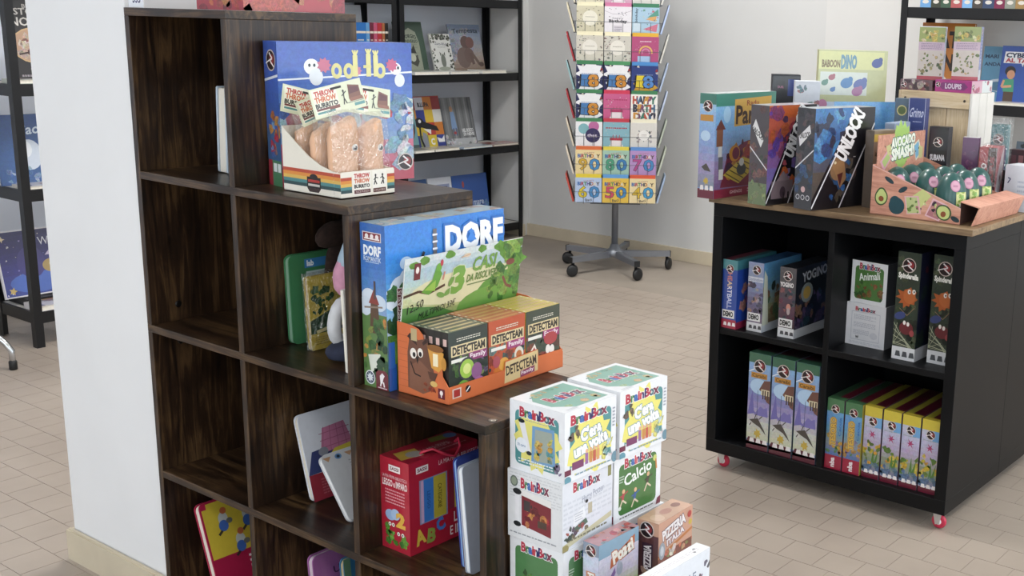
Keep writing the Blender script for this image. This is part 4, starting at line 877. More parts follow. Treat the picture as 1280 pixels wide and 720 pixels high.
lean('board_book', 'light grey board book with row of dots and triangles leaning far over', -1.742, 1.347, lev(1), .16, .142, .012, 38, '#c3c5c9', a, '#e6e6e6')
# thin books in the red case's cell
a = rart(.16, .2, '#b5bccb', .008); a.poly([(.5, .0), (.9, .2), (.8, .6), (1, .8), (1, 0)], '#a3adc4').poly([(.5, .1), (.7, .3), (.9, .32), (.7, .14)], '#2f2a3a').lines(.3, .04, .9, .4, 14, '#8f9ab8', 3)
lean('board_book', 'pale blue thin board book standing nearest the right upright in the red case cell', -1.412, 1.34, lev(1), .16, .2, .012, 5, '#b5bccb', a, '#eceff2', 3, .008, 3)
a = rart(.15, .205, '#3a4a9a', .008); a.rect(0, 0, 1, .3, '#c9a83a').rect(0, .3, 1, .55, '#7fa6d8').rect(0, .55, 1, .75, '#b8485a')
lean('board_book', 'blue striped board book tucked between the red case and the pale blue book', -1.437, 1.352, lev(1), .15, .205, .008, 5, '#3a4a9a', a, '#8fb0d8', 2, .008, 3)
# bottom row
a = rart(.19, .25, '#a31f44'); a.rect(.02, .5, .98, .94, '#c9b23c').rect(.08, .94, .92, .985, '#c9b23c')
for x, y in ((.25, .82), (.55, .8), (.4, .6)): a.ell(x, y, .06, .06, '#b9bcb8').ell(x-.01, y-.06, .06, .05, '#3f63a8').ell(x+.02, y+.07, .04, .03, '#b5623c').line([(x-.04, y-.1), (x-.09, y-.13)], .03, '#3a3430').ell(x+.07, y-.03, .04, .025, '#6a6a64')
a.lines(.45, .28, .95, .46, 4, '#e6cfd6', 3).lines(.25, .06, .6, .2, 6, '#c9788e', 5)
lean('board_book', 'yellow and crimson board book leaning in the lowest left cell', -2.137, 1.315, lev(0), .19, .25, .022, 19, '#a31f44', a, '#e0d6c8')
a = rart(.15, .215, '#9a5f96'); a.text('Un libro', .62, .82, .6, .07, '#3f2048', 6, .02).text('le finestre', .62, .72, .66, .07, '#3f2048', 6, .02).ell(.5, .52, .2, .1, '#8fa0c0').ell(.7, .9, .015, .012, '#e6d6e6')
lean('board_book', 'purple board book in the lowest middle cell', -1.85, 1.345, lev(0), .15, .215, .018, 5, '#9a5f96', a, '#cdbcc6')
a = rart(.14, .205, '#3a7ca8'); a.rect(0, 0, .12, 1, '#6f9a7a').line([(.3, .9), (.9, .93)], .03, '#1f3a4a').ell(.5, .5, .2, .2, '#4f98c4')
lean('board_book', 'teal blue board book half hidden behind the purple one', -1.81, 1.39, lev(0), .14, .205, .014, 5, '#3a7ca8', a, '#c2b48a')
# upper left cell and top board
a = rart(.16, .172, '#c9d2dc', .005)
wb_ = lean('board_book', 'thick white-paged book with cover turned away, alone in the topmost cell', -2.13, 1.372, lev(3), .16, .172, .034, -3, '#b9c6d2', a, '#e2dcd0', 6, .004)
T = Art(.15, .23, '#a83048'); F = Art(.15, .045, '#a8323f').blobs(16, 0, 0, 1, 1, ['#b8483f', '#c4713c', '#8f2a3a', '#b03a44'], .05, .12, 3).ell(.2, .8, .03, .12, '#2a1a1a')
Rr = Art(.23, .045, '#b03a44').blobs(12, 0, 0, 1, 1, ['#c25a4c', '#a83a44', '#c97a5a'], .05, .12, 5).ell(.3, .9, .06, .25, '#d8cdb0').rect(.42, .6, .7, 1, '#b5623c').text('BALLO', .56, .78, .22, .3, '#6a2a20', 0, .03)
carton('board_game', 'crimson game box lying on the top board of the stepped shelf', 'board game', .15, .23, .045, (-2.047, 1.447, lev(4)+.0005), 0, '#a8303f', {'F': F, 'R': Rr, 'U': T})
pl = thing('price_label', 'small white price label standing on the top board next to the pillar', 'label', (-2.252, 1.285, lev(4)+.0005))
link('holder', box_me(-.027, .027, -.001, .001, 0, .03, 0), pl, WHITE); Art(.054, .03, '#e6e8ee').text('335', .55, .55, .5, .5, '#3a3f6a', 0, .03).build('label_print', pl, 'F', .054, .002, .03)
# ------------------------------------------------------------------ greeting-card stand
SXC, SYC = -3.907, 4.818; SRZ = math.atan2(.63, .777)
st = thing('card_stand', 'grey five-armed revolving wire stand on castors full of greeting cards', 'card stand', (SXC, SYC, 0), (0, 0, SRZ))
HALF, ROW0, PITCH_R, NR = .2, .393, .142, 8
link('pole', lathe_me([(.0175, .085), (.0175, 1.6)], 16), st, GREYMET); link('hub', lathe_me([(.045, .075), (.05, .08), (.05, .105), (.03, .115), (.02, .14)], 16), st, GREYMET)
for k in range(5):
    an = R(72*k+90+46)-SRZ+R(52); dx, dy = math.cos(an), math.sin(an); L_ = .3
    arm = link('base_arm', prism_me([(.03, .07), (L_, .072), (L_, .1), (.03, .105)], -.014, .014, 'xz'), st, GREYMET, (0, 0, 0), (0, 0, an))
    link('end_cap', box_me(L_, L_+.004, -.015, .015, .07, .102, 0), arm, mat('#1a1b1d', .5))
    cs = link('caster', lathe_me([(.008, .045), (.008, .075), (.014, .078)], 10), st, mat('#1a1b1d', .5), (dx*(L_-.015), dy*(L_-.015), 0))
    for s in (-1, 1): link('wheel', lathe_me([(.02, -.009), (.029, -.007), (.031, 0), (.029, .007), (.02, .009)], 18), cs, mat('#17181a', .45), (.012*math.cos(an+.6), .012*math.sin(an+.6)+s*.012, .031), (R(90), 0, R(20*k)))
link('bottom_plate', box_me(-.13, .13, -.13, .13, ROW0-.02, ROW0-.014, 0), st, mat('#6d7076', .5, .4))
WIRE = mat('#8a8d92', .35, .8); PANELM = mat('#75787d', .6, vary=.1)
for f in range(4):
    an = f*math.pi/2
    pn = link('rack_panel', box_me(-HALF, HALF, -HALF+.035, -HALF+.037, ROW0-.01, ROW0+NR*PITCH_R+.02, 0), st, PANELM, (0, 0, 0), (0, 0, an))
    for r in range(NR):
        z = ROW0+r*PITCH_R; bm = bmesh.new()
        def rod(p, q, rad=.0012):
            p, q = Vector(p), Vector(q); t_ = (q-p).normalized(); u_ = t_.cross(Vector((0, 0, 1)) if abs(t_.z) < .9 else Vector((1, 0, 0))).normalized(); v_ = t_.cross(u_)
            A = [bm.verts.new(p+(u_*math.cos(a_)+v_*math.sin(a_))*rad) for a_ in (0, 2.1, 4.2)]; B = [bm.verts.new(q+(u_*math.cos(a_)+v_*math.sin(a_))*rad) for a_ in (0, 2.1, 4.2)]
            for i in range(3): bm.faces.new((A[i], A[(i+1) % 3], B[(i+1) % 3], B[i]))
        y0, y1 = -HALF+.035, -HALF-.022
        rod((-HALF-.012, y1, z+.055), (HALF+.012, y1, z+.055))
        for c in range(3):
            xc = (c-1)*.138
            for s in (-1, 1):
                rod((xc+s*.025, y1, z+.055), (xc+s*.025, y1, z-.002)); rod((xc+s*.025, y1, z-.002), (xc+s*.025, y0, z-.002))
        for s in (-1, 1): rod((s*(HALF+.012), y1, z+.055), (s*(HALF+.012), y0, z+.055)); rod((s*(HALF+.012), y0, z-.002), (s*(HALF+.012), y0, z+.055))
        link('wire_pocket', finish(bm, 'wire'), pn, WIRE)
cs_, sn_ = math.cos(SRZ), math.sin(SRZ)
def card(label, col, f, c, r, art, strip, wd=.134, ht=.13, th=.01):
    an = f*math.pi/2; tilt = 8
    x, y, z = (c-1)*.138, -HALF-(.012 if f == 0 else .018), ROW0+r*PITCH_R+.0005
    X, Y = x*math.cos(an)-y*math.sin(an), x*math.sin(an)+y*math.cos(an)
    o = thing('greeting_card', label, 'card', (SXC+X*cs_-Y*sn_, SYC+X*sn_+Y*cs_, z), (R(tilt if f == 0 else 16), 0, SRZ+an), 'greeting cards in the revolving stand')
    link('card', box_me(-wd/2, wd/2, -.001, .001, 0, ht, 0), o, mat(col, .5, vary=.03))
    link('envelope', box_me(-wd/2+.002, wd/2-.002, .0012, th*.7, 0, ht+.018, 0), o, mat(strip, .6, vary=.04))
    if art: art.build('card_print', o, 'F', wd, .002, ht, INK)
    return o
CW, CH = .134, .13
def c_age(base, num, c1, c2, foot):
    a = Art(CW, CH, base); a.text('HAPPY', .52, .88, .4, .06, '#a86a70', 3, .0).text('BIRTHDAY', .5, .76, .82, .13, '#333', 0, .05, cols=['#3f6aa8', '#a84a5a', '#4a8a5a', '#6a5aa0', '#333f5a', '#b8703c', '#d9d2c0', '#5a4a40'])
    a.text(num[0], .28, .42, .3, .44, c1, 0, .015, '#4a4a52', .025).text(num[1], .72, .42, .36, .44, c2, 0, .015, '#24466a', .025)
    a.line([(.3, .18), (.32, 0)], .012, '#5a5a60').line([(.7, .18), (.68, 0)], .012, '#5a5a60')
    if foot: a.text('Baci', .5, .1, .24, .11, '#4a4a4a', 8, .02)
    return a
def c_eight(bg, splash, c1, c2, gold=False):
    a = Art(CW, CH, bg); a.blobs(16, 0, .6, 1, 1, ['#a83a3c', '#2f3a6a', '#c9c3b8', '#d8d2cc', '#b8474a', '#20244a'], .05, .1, 3)
    a.star(.5, .62, .5, .36, 10, splash, 5).ell(.5, .56, .38, .16, splash)
    a.star(.5, .16, .44, .32, 9, '#e9e9ec' if not gold else '#c99a3c', 2)
    a.text('1', .33, .4, .15, .42, c1, -4, .045, '#16161e', .04).text('8', .64, .38, .34, .44, c2, 4, .035, '#16161e', .04).rect(.1, .62, .9, .7, splash).lines(.2, .62, .8, .68, 1, '#8a9ab8', 2)
    return a
def c_circle(base, ring, dots, seed):
    a = Art(CW, CH, base); a.blobs(60, 0, 0, 1, 1, dots, .015, .045, seed).ell(.5, .55, .28, None, ring).lines(.32, .56, .68, .62, 1, '#a8a498', seed)
    a.rect(.3, .0, .72, .22, base); return a
def c_balloons():
    a = Art(CW, CH, '#e9e9ec'); a.ell(.3, .72, .2, None, '#7fb0b8').ell(.68, .82, .2, None, '#b86a9c').ell(.64, .46, .28, None, '#34305a').text('that', .62, .46, .36, .12, '#d8cfe0', 0, .03)
    for x, y in ((.3, .55), (.64, .25), (.7, .65)): a.line([(x, y), (x, .05)], .012, '#5a5a60', keep=True)
    return a.blobs(12, .05, .05, .95, .95, ['#d6c7a0', '#c9b0c0'], .008, .014, 3)
def c_cake(base, icing, seed):
    a = Art(CW, CH, base); a.lines(.1, .72, .9, .82, 1, icing, seed).blobs(14, .1, .5, .9, .95, ['#e0d8dc', '#d8c9b0'], .012, .025, seed).poly([(.28, .1), (.72, .1), (.7, .36), (.3, .36)], '#e6dee2').rect(.26, .28, .74, .38, icing).rect(.24, .04, .76, .1, '#e4e0e0')
    for x in (.38, .5, .62): a.rect(x-.015, .38, x+.015, .5, '#a85a6a', keep=True)
    return a
def c_hb():
    a = Art(CW, CH, '#ece9e4'); P_ = ['#b85a4a', '#4a6a8a', '#3a3a4a', '#c9944a', '#7a4a6a', '#3f7a6a']
    a.text('HAPPY', .5, .78, .84, .26, '#333', 0, .07, cols=P_).text('BIRTH', .5, .46, .8, .26, '#333', 0, .07, cols=P_[2:]+P_[:2]).text('DAY!', .52, .14, .8, .26, '#333', 0, .07, cols=P_[3:]+P_[:3]); return a
def c_floral():
    a = Art(CW, CH, '#d9d6d0'); a.blobs(26, .25, .22, .8, .78, ['#8a7f90', '#b0a6ac', '#6f7a80', '#c4b8b8'], .03, .06, 4).ell(.52, .5, .2, None, '#eceae6').lines(.42, .46, .62, .56, 2, '#a8a0a0', 3); return a
def c_hats():
    a = Art(CW, CH, '#a9c6da'); a.text('birthday', .16, .7, .5, .12, '#2a3440', 90, .02).poly([(.5, .55), (.92, .78), (.86, .48)], '#d8a86a').poly([(.4, .18), (.95, .4), (.9, .08)], '#c9788e').poly([(.55, .62), (.95, .95), (.98, .7)], '#5f9a8a').blobs(16, .3, .1, 1, .95, ['#e0d8a0', '#c9788e', '#7fae9f', '#8a94b8'], .02, .05, 6).rect(.04, .1, .3, .4, '#c9dae6'); return a
def c_birth():
    a = Art(CW, CH, '#e4e1e6'); a.line([(.0, .84), (.3, .72), (.6, .72), (1, .86)], .012, '#a8a0ac').blobs(14, .05, .6, .95, .95, ['#b8b0bc', '#8a8a96'], .015, .03, 3).text('happy', .5, .56, .4, .08, '#55505a', 0, .0).text('Birthday', .5, .44, .66, .14, '#2a2830', 0, .04).poly([(.32, .0), (.68, .0), (.66, .3), (.34, .3)], '#d3ced6').lines(.36, .05, .64, .26, 3, '#8f8a96', 4); return a
def c_rainbow():
    a = Art(CW, CH, '#b0527c'); 
    for r_, c_ in ((.26, '#d8b06a'), (.2, '#b0527c'), (.16, '#c98aa6'), (.11, '#b0527c')): a.ell(.52, .4, r_, None, c_)
    a.rect(0, .0, 1, .36, '#b0527c').rect(.22, .02, .7, .26, '#a9c3e0').blobs(10, .1, .5, .9, .95, ['#e6d0da', '#d8b0c4'], .012, .02, 4).lines(.3, .78, .72, .86, 1, '#e6d0da', 2); return a
GRID = [[('pale blue 60th birthday card', '#b3c6e4', c_age('#b3c6e4', '60', '#d8c23c', '#4a8ac0', True), '#d8c23c'), ('yellow 50th birthday card', '#e0bd52', c_age('#e0bd52', '50', '#c8506a', '#4a8ac0', True), '#5f98d0'), ('cream 40th birthday card', '#e8d6a8', c_age('#e8d6a8', '40', '#d0b03c', '#4a9ac8', True), '#cf5a3c')],
        [('cream 90th birthday card', '#e6d2a0', c_age('#e6d2a0', '90', '#d0a83c', '#4a8ac0', False), '#cf6a3c'), ('sage green 80th birthday card', '#a0c2b0', c_age('#a0c2b0', '80', '#4a9a7a', '#3f7ab0', False), '#d8c64a'), ('lilac 70th birthday card', '#b392c4', c_age('#b392c4', '70', '#b0508c', '#4a8ac0', False), '#5a8ac4')],
        [('white card with three balloons', '#e9e9ec', c_balloons(), '#3f7a52'), ('teal card with birthday cake', '#86b2c0', c_cake('#86b2c0', '#a83a4a', 2), '#b83a4a'), ('off-white card with grey flower wreath', '#d9d6d0', c_floral(), '#e4dfc8')],
        [('navy 18th birthday card lower in left column', '#2a2f58', c_eight('#2a2f58', '#e9e9ec', '#4a7ab0', '#c98a3c'), '#3f7a52'), ('pink card with birthday cake', '#c4608c', c_cake('#c4608c', '#a83a64', 4), '#c43a54'), ('white card lettered HAPPY BIRTHDAY', '#ece9e4', c_hb(), '#3f7a52')],
        [('navy 18th birthday card higher in left column', '#2a2f58', c_eight('#2a2f58', '#e9e9ec', '#4a7ab0', '#c98a3c'), '#3f7a52'), ('navy 18th birthday card in middle column', '#2a2f58', c_eight('#2a2f58', '#e9e9ec', '#4a7ab0', '#c98a3c'), '#4a8a5c'), ('gold and navy 18th birthday card', '#2f3f7a', c_eight('#2f3f7a', '#2f3f7a', '#d8c23c', '#5a8ac8', True), '#4a86c0')],
        [('grey patterned card with round label in left column', '#cfcabd', c_circle('#cfcabd', '#e4e0d6', ['#8f8f88', '#6f7078', '#a8a498'], 3), '#e6dfc0'), ('grey patterned card with round label in middle column', '#cbc7bd', c_circle('#cbc7bd', '#e4e0d6', ['#7f7f80', '#9a968c', '#8a6a70'], 5), '#e6dfc0'), ('pink card with gold rainbow', '#b0527c', c_rainbow(), '#d8aa3c')],
        [('cream patterned card with round label near the top', '#cdc7ae', c_circle('#cdc7ae', '#e6e2d2', ['#8a8a7a', '#a8a48c', '#77786c'], 7), '#e6dfc0'), ('white Birthday card with pink envelope', '#e4e1e6', c_birth(), '#c9789c'), ('light blue party hat birthday card', '#a9c6da', c_hats(), '#3f7a5c')],
        [('cream card at the top edge of left column', '#d8d2bc', c_circle('#d8d2bc', '#e6e2d2', ['#9a9484', '#b0aa98'], 8), '#d8d2bc'), ('pale pink card at the top edge of middle column', '#d0a8bc', c_cake('#d0a8bc', '#8a6aa0', 9), '#c9a0b8'), ('purple card at the top edge of right column', '#6a5a9a', c_floral(), '#4a4a8a')]]
for r, row in enumerate(GRID):
    for c, (lb, col, art, strip) in enumerate(row): card(lb+' on the revolving stand', col, 0, c, r, art, strip)
LEFT = ['#b8483c', '#d8cdbc', '#cfc3b0', '#a02c34', '#8fb0b4', '#a02c34', '#d6cdb4', '#cfc7b6']; RIGHT = ['#9fb2cc', '#b9bfae', '#b0b7a8', '#b8c3d8', '#aebcd4', '#cbc9c0', '#b4c4e4', '#d6d4cc']
LN = ['red', 'beige', 'tan', 'dark red', 'pale teal', 'crimson', 'cream', 'ivory']; RN = ['blue-grey', 'sage', 'grey-green', 'pale lilac', 'powder blue', 'stone grey', 'light blue', 'off-white']
LV = ['lowest', 'second lowest', 'third lowest', 'fourth lowest', 'fifth lowest', 'sixth lowest', 'seventh lowest', 'topmost']
for r in range(NR):
    card('%s card edge-on in the %s pocket on the left side of the stand' % (LN[r], LV[r]), LEFT[r], 3, 2, r, None, LEFT[r])
    card('%s card edge-on in the %s pocket on the right side of the stand' % (RN[r], LV[r]), RIGHT[r], 1, 0, r, None, RIGHT[r])

# ------------------------------------------------------------------ picture books on the racks
def face(label, y0, y1, z, h, x, tilt, col, art, t=.012, yaw=0): 
    w = y1-y0
    return book('picture_book', label, w, t, h, (x, (y0+y1)/2, z+t/2*math.sin(R(tilt))+.0005), (R(-tilt), 0, R(90+yaw)), col, art, group='picture books faced out on the racks')
L1, L2, L3 = .989, .566, 1.405
w, h = .2, .285; a = Art(w, h, '#2f4a3a'); a.poly([(.2, .06), (.8, .06), (.8, .6), (.72, .8), (.5, .88), (.28, .8), (.2, .6)], '#8f9684').text('FORGIO', .5, .72, .44, .07, '#26382d', 0, .04, arc=.4).text('UNIVERSO', .5, .62, .5, .06, '#3a4a3c', 0, .04).lines(.28, .2, .72, .58, 7, '#7d8474', 4).poly([(.38, .4), (.42, .55), (.5, .47), (.58, .55), (.64, .38)], '#26281f').poly([(.36, .2), (.66, .36), (.7, .22), (.6, .12)], '#3a3c34').ell(.5, .3, .1, .08, '#b9bdaa').rect(0, 0, 1, .06, '#7d8478')
face('dark green picture book with arched window and wolf drawing, left on upper shelf', 4.40, 4.60, L1, .285, -5.09, 14, '#2f4a3a', a)
w, h = .15, .22; a = Art(w, h, '#d9dad6'); a.blobs(50, 0, .86, 1, 1, ['#3a4038', '#6a6f62', '#4f5648'], .03, .07, 3).blobs(26, 0, 0, .2, .9, ['#4a5046', '#7a8074', '#5a6054'], .03, .06, 4).blobs(26, .82, 0, 1, .9, ['#4a5046', '#7a8074', '#5a6054'], .03, .06, 5).text('Zoro-Wolf', .5, .74, .6, .08, '#3f4468', -6, .0).lines(.3, .64, .7, .67, 1, '#8a8f90', 2).ell(.5, .3, .12, .18, '#6f756c').poly([(.38, .42), (.36, .54), (.44, .48)], '#4a5046').poly([(.62, .42), (.62, .54), (.55, .48)], '#4a5046').ell(.5, .1, .3, .05, '#9aa092')
face('white picture book with leafy border and small wolf, middle of upper shelf', 4.635, 4.785, L1, .22, -5.08, 14, '#c9cac6', a)
w, h = .25, .275; a = Art(w, h); a.grad(0, 0, 1, 1, ['#8a7666', '#a89a90', '#a3a3a6', '#8f9bb0', '#7f90ac']); a.blobs(26, .0, .3, .6, .9, ['#8f9cb4', '#a9aeb8', '#9a9fb0'], .06, .14, 4).text('Tempesta', .52, .86, .8, .13, '#3a4552', 2, .02, arc=.15).ell(.48, .62, .15, .14, '#5f4a46').ell(.62, .62, .13, .12, '#6f4f4c').ell(.38, .3, .22, .22, '#6f5d58').ell(.55, .35, .16, .16, '#6a5550').line([(.6, .4), (.66, .16)], .09, '#64504a').line([(.68, .36), (.84, .16)], .08, '#6a5850').ell(.9, .16, .08, .05, '#5a4a44')
face('grey-blue picture book with brown bear, right on upper shelf', 4.795, 5.045, L1, .275, -5.10, 12, '#8a8f9c', a)
w, h = .19, .29; a = Art(w, h, '#6f9aa0'); a.ell(.55, .45, .4, .32, '#3a3a40').ell(.55, .38, .33, .28, '#b07a5c').ell(.5, .45, .03, .03, '#1c1414').ell(.7, .45, .03, .03, '#1c1414').ell(.6, .36, .06, .04, '#a8584a').rect(0, 0, 1, .1, '#4a5a5c').blobs(10, 0, .72, 1, 1, ['#7fa8ac', '#5f8f96'], .08, .16, 3)
face('teal picture book with round brown face, mostly behind the blue game box', 4.30, 4.49, L2, .27, -5.06, 13, '#6f9aa0', a)
w, h = .25, .29; a = Art(w, h, '#d9b04a'); P_ = ['#8a2f3c', '#d6d6e0', '#c97a32', '#8f2f34', '#c98a3a', '#34408c', '#d8b83c', '#d9d9d4', '#d8b23c', '#c9b23a', '#b03a34', '#c97a32', '#2f3a86', '#8a8f5a', '#d8c03c', '#34408c']
for i in range(4):
    for j in range(4): a.rect(i/4, 1-(j+1)/4, (i+1)/4, 1-j/4, P_[j*4+i], keep=i+j > 0)
a.rect(.06, .8, .2, .95, '#d9cfc4').ell(.13, .87, .05, .05, '#6a2a2c').text('B.LUPA', .5, .85, .32, .08, '#2a2a34', 0, .05)
a.poly([(.3, .0), (.36, .32), (.46, .28), (.5, .0)], '#8a8f9c').ell(.3, .5, .14, .1, '#1c1d22').poly([(.3, .56), (.8, .42), (.86, .32), (.55, .36), (.3, .42)], '#1c1d22').poly([(.4, .38), (.62, .36), (.6, .26)], '#ececec').ell(.32, .53, .04, .035, '#ececec').line([(.3, .42), (.28, .2), (.36, .0)], .05, '#1c1d22').text('C', .62, .12, .1, .12, '#f0f0ee', 0, .05).poly([(.76, .2), (.8, .1), (.98, .1), (.99, .24), (.9, .16)], '#f0f0ee')
face('patchwork-coloured picture book with black toucan, middle of second rack shelf', 4.475, 4.725, L2, .295, -5.10, 13, '#9a3a3c', a)
w, h = .24, .28; a = Art(w, h, '#7a7d80')
for i in range(9): a.rect(i/9, .12, i/9+.05, 1, ['#5f6266', '#8a8d8f', '#6c6f70', '#96989a'][i % 4], keep=i > 0)
a.ell(.32, .76, .05, .06, '#b88a6a').poly([(.25, .34), (.43, .34), (.4, .7), (.28, .7)], '#7f9cc4').rect(.29, .2, .33, .36, '#5a6a8c').rect(.37, .2, .41, .36, '#5a6a8c').ell(.34, .26, .05, .03, '#a8484c').rect(0, 0, 1, .14, '#b9bcc0').blobs(20, 0, .0, 1, .2, ['#c9ccd0', '#8f9296', '#dfe2e4'], .03, .07, 4).text('NEL BOSCO', .76, .3, .36, .07, '#e4e6e8', 0, .05).text('DI NEVE', .78, .22, .34, .06, '#e4e6e8', 0, .05)
face('grey forest picture book with child in blue, right on second rack shelf', 4.74, 4.985, L2, .28, -5.11, 14, '#5a5d62', a)
a = Art(.28, .2, '#2a55a0').blobs(16, 0, 0, 1, .3, ['#3a6ab4', '#1f4590', '#6a94c8'], .03, .07, 4).ell(.3, .72, .03, .1, '#a8483c').text('mare', .7, .14, .3, .12, '#c9d8ec', 0, .02)
book('picture_book', 'plain blue landscape picture book on the low shelf of the far rack', .28, .012, .2, (-5.07, 4.895, .195), (R(-8), 0, R(90)), '#2a55a0', a, group='picture books faced out on the racks')
a = Art(.18, .2, '#d3d8e2').rect(.1, .5, .9, .8, '#8a94b4').text('I MIEI', .5, .65, .6, .16, '#3a4064', 0, .04)
book('picture_book', 'white and violet picture book left of the blue landscape one', .18, .012, .2, (-5.07, 4.66, .195), (R(-8), 0, R(90)), '#c9ced8', a, group='picture books faced out on the racks')
a = Art(.2, .2, '#3a5a8c'); book('picture_book', 'slate blue picture book showing only its top edge above the stepped shelf', .2, .012, .2, (-5.07, 4.46, .195), (R(-8), 0, R(90)), '#3a5a8c', a, group='picture books faced out on the racks')
tag(box('book_riser', None, BLACK_MET, -5.22, -5.03, 4.36, 5.02, .0905, .1945, .001), 'low black riser board on the bottom shelf of the far rack', 'riser')
def flat(label, y0, y1, x0, x1, z, t, col, top='#d9d5cc', yaw=0):
    return flat_book('picture_book', label, y1-y0, x1-x0, t, ((x0+x1)/2, (y0+y1)/2, z+.0005), 90+yaw, col, Art(y1-y0, x1-x0, top).blobs(10, 0, 0, 1, 1, [top, col, '#bfb9ac'], .05, .12, int(y0*100)), group='picture books lying flat on the racks')
for i, (lb, y0, y1, z, t, col, top) in enumerate((('white thin book flat before the dark green wolf book', 4.36, 4.61, L1, .017, '#e6e6e4', '#c9ccc4'), ('white thin book flat before the leafy-border book', 4.62, 4.84, L1, .015, '#e9e9e8', '#d6d6d2'), ('white thick-spined book flat before the bear book', 4.86, 5.06, L1, .019, '#ecece8', '#cfcfc8'),
        ('pale book flat before the teal face book', 4.35, 4.49, L2, .014, '#dcdad4', '#a8a294'), ('cream book flat before the toucan book', 4.5, 4.68, L2, .014, '#e4e2da', '#b9ae94'), ('light blue book flat before the forest book', 4.71, 4.94, L2, .012, '#b4c4d8', '#c9ccd0'), ('red and white booklet flat at the rack’s right end', 4.95, 5.16, L2, .012, '#c9b4ac', '#b0605c'))):
    flat(lb, y0, y1, -5.055 if i < 3 else -5.06, -4.935, z, t, col, top)
# spines and one faced book just above the stepped shelf
for i, (nm, y0, y1, col) in enumerate((('bright blue', 4.0, 4.065, '#2a6ab0'), ('light blue', 4.067, 4.09, '#5f96c8'), ('maroon', 4.092, 4.115, '#6a2438'), ('pink', 4.117, 4.14, '#b0506c'), ('red', 4.142, 4.17, '#a82c34'), ('orange brown', 4.172, 4.19, '#9a5f3c'), ('black', 4.192, 4.212, '#2a2624'))):
    t = thing('novel', '%s spined book in the row right above the stepped shelf' % nm, 'book', (-5.06, (y0+y1)/2, .99), (0, 0, R(90)), 'upright books above the stepped shelf')
    w = y1-y0; bm = bmesh.new(); add_box(bm, -w/2, -w/2+.002, -.09, .09, 0, .27); add_box(bm, w/2-.002, w/2, -.09, .09, 0, .27); add_box(bm, -w/2+.002, w/2-.002, -.09, -.088, 0, .27)
    link('cover', finish(bm, 'cover'), t, mat(col, .45)); link('pages', box_me(-w/2+.002, w/2-.002, -.088, .085, .003, .267, 0), t, PAPER)
    Art(w, .27, col).rect(0, .8, 1, .84, '#d8cfc0').lines(.2, .3, .8, .7, 8, '#d8cfc0', i).build('spine_print', t, 'F', w, .18, .27)
w, h = .13, .34; a = Art(w, h, '#c9cdd4').lines(.1, .62, .9, .7, 1, '#9aa0b0', 3).ell(.5, .5, .12, .03, '#a8b0bc').lines(.1, .54, .9, .58, 1, '#8f96a6', 5).ell(.35, .42, .16, .03, '#8a3a44').line([(.35, .4), (.3, .3)], .08, '#c9a880').blobs(8, .1, .24, .9, .32, ['#5a6258', '#7a8074'], .05, .1, 4)
face('pale grey picture book with tiny mushroom drawing beside rack post', 4.105, 4.24, L1, .36, -5.19, 6, '#c9cdd4', a)
# rack at the left edge
w, h = .21, .34; a = Art(w, h, '#1c171a'); a.lines(.2, .93, .8, .97, 2, '#8a8288', 3).text('BELLE', .5, .83, .3, .04, '#d8d2cc', 0, .02).text('STORIE', .5, .77, .62, .07, '#e0dad4', 0, .02).text('NONNE', .5, .66, .78, .09, '#e0dad4', 0, .02).ell(.5, .4, .42, .2, '#c9a87c').ell(.5, .4, .4, .185, '#b8957a').blobs(20, .22, .28, .78, .5, ['#8a5a50', '#c9b0a0', '#6a3a3a', '#a89080', '#dccfc0'], .05, .1, 5).line([(.2, .3), (.8, .38)], .03, '#3a2420').ell(.42, .14, .05, .03, '#e6e2de').lines(.5, .13, .7, .15, 1, '#a8a0a0', 2).lines(.2, .04, .8, .09, 1, '#9a9298', 4)
face('black storybook with oval picture of grandmothers on the left rack', 2.16, 2.37, 1.01, .33, -4.70, 5, '#1c171a', a, .02)
w, h = .30, .27; a = Art(w, h); a.grad(0, 0, 1, 1, ['#3a5f98', '#345a94', '#2f5590', '#2c4f8a']); a.text('Ciao, tu!', .55, .78, .62, .16, '#d0dcea', 4, .02, shear=.2).lines(.55, .58, .9, .64, 2, '#8fa8cc', 2).ell(.76, .4, .2, .13, '#c0714a', 18).ell(.75, .31, .2, .09, '#d9d5d2', 18).ell(.4, .42, .16, .22, '#c9d2e0').ell(.36, .5, .08, .12, '#e4e8ee').blobs(26, .1, .0, .9, .24, ['#7f9cc8', '#a9bcd8', '#4f74ac'], .02, .05, 5)
face('blue picture book with orange boat shape on the left rack’s middle shelf', 2.03+.075, 2.33+.075, .615, .27, -4.73, 10, '#2f5590', a)
w, h = .27, .265; a = Art(w, h); a.grad(0, 0, 1, 1, ['#3a4a9a', '#3a3a86', '#322f70', '#2a2a5c']); a.blobs(40, 0, 0, 1, 1, ['#8f86c8', '#d8cfa0', '#6a6ab8', '#e0dce8'], .006, .016, 4).ell(.5, .2, .4, .16, '#4a68b8').ell(.45, .5, .2, .24, '#3f3a7c').ell(.72, .42, .12, .1, '#a8905a').ell(.75, .44, .05, .05, '#d8c88a').poly([(.66, .58), (.76, .68), (.73, .58)], '#c9bcd8').text('WISH', .78, .8, .36, .12, '#dcdce8', 0, .0).star(.1, .88, .05, .02, 4, '#c9b8a0').star(.12, .1, .06, .03, 5, '#c9b06a').star(.93, .9, .04, .02, 4, '#c9b8a0')
a.rect(0, .0, 1, .02, '#d9d6dc').rect(0, .98, 1, 1, '#d9d6dc').rect(0, 0, .02, 1, '#d9d6dc').rect(.98, 0, 1, 1, '#d9d6dc')
face('violet starry book on the left rack’s lowest shelf', 2.08, 2.35, .17, .265, -4.74, 14, '#d3d0d8', a)
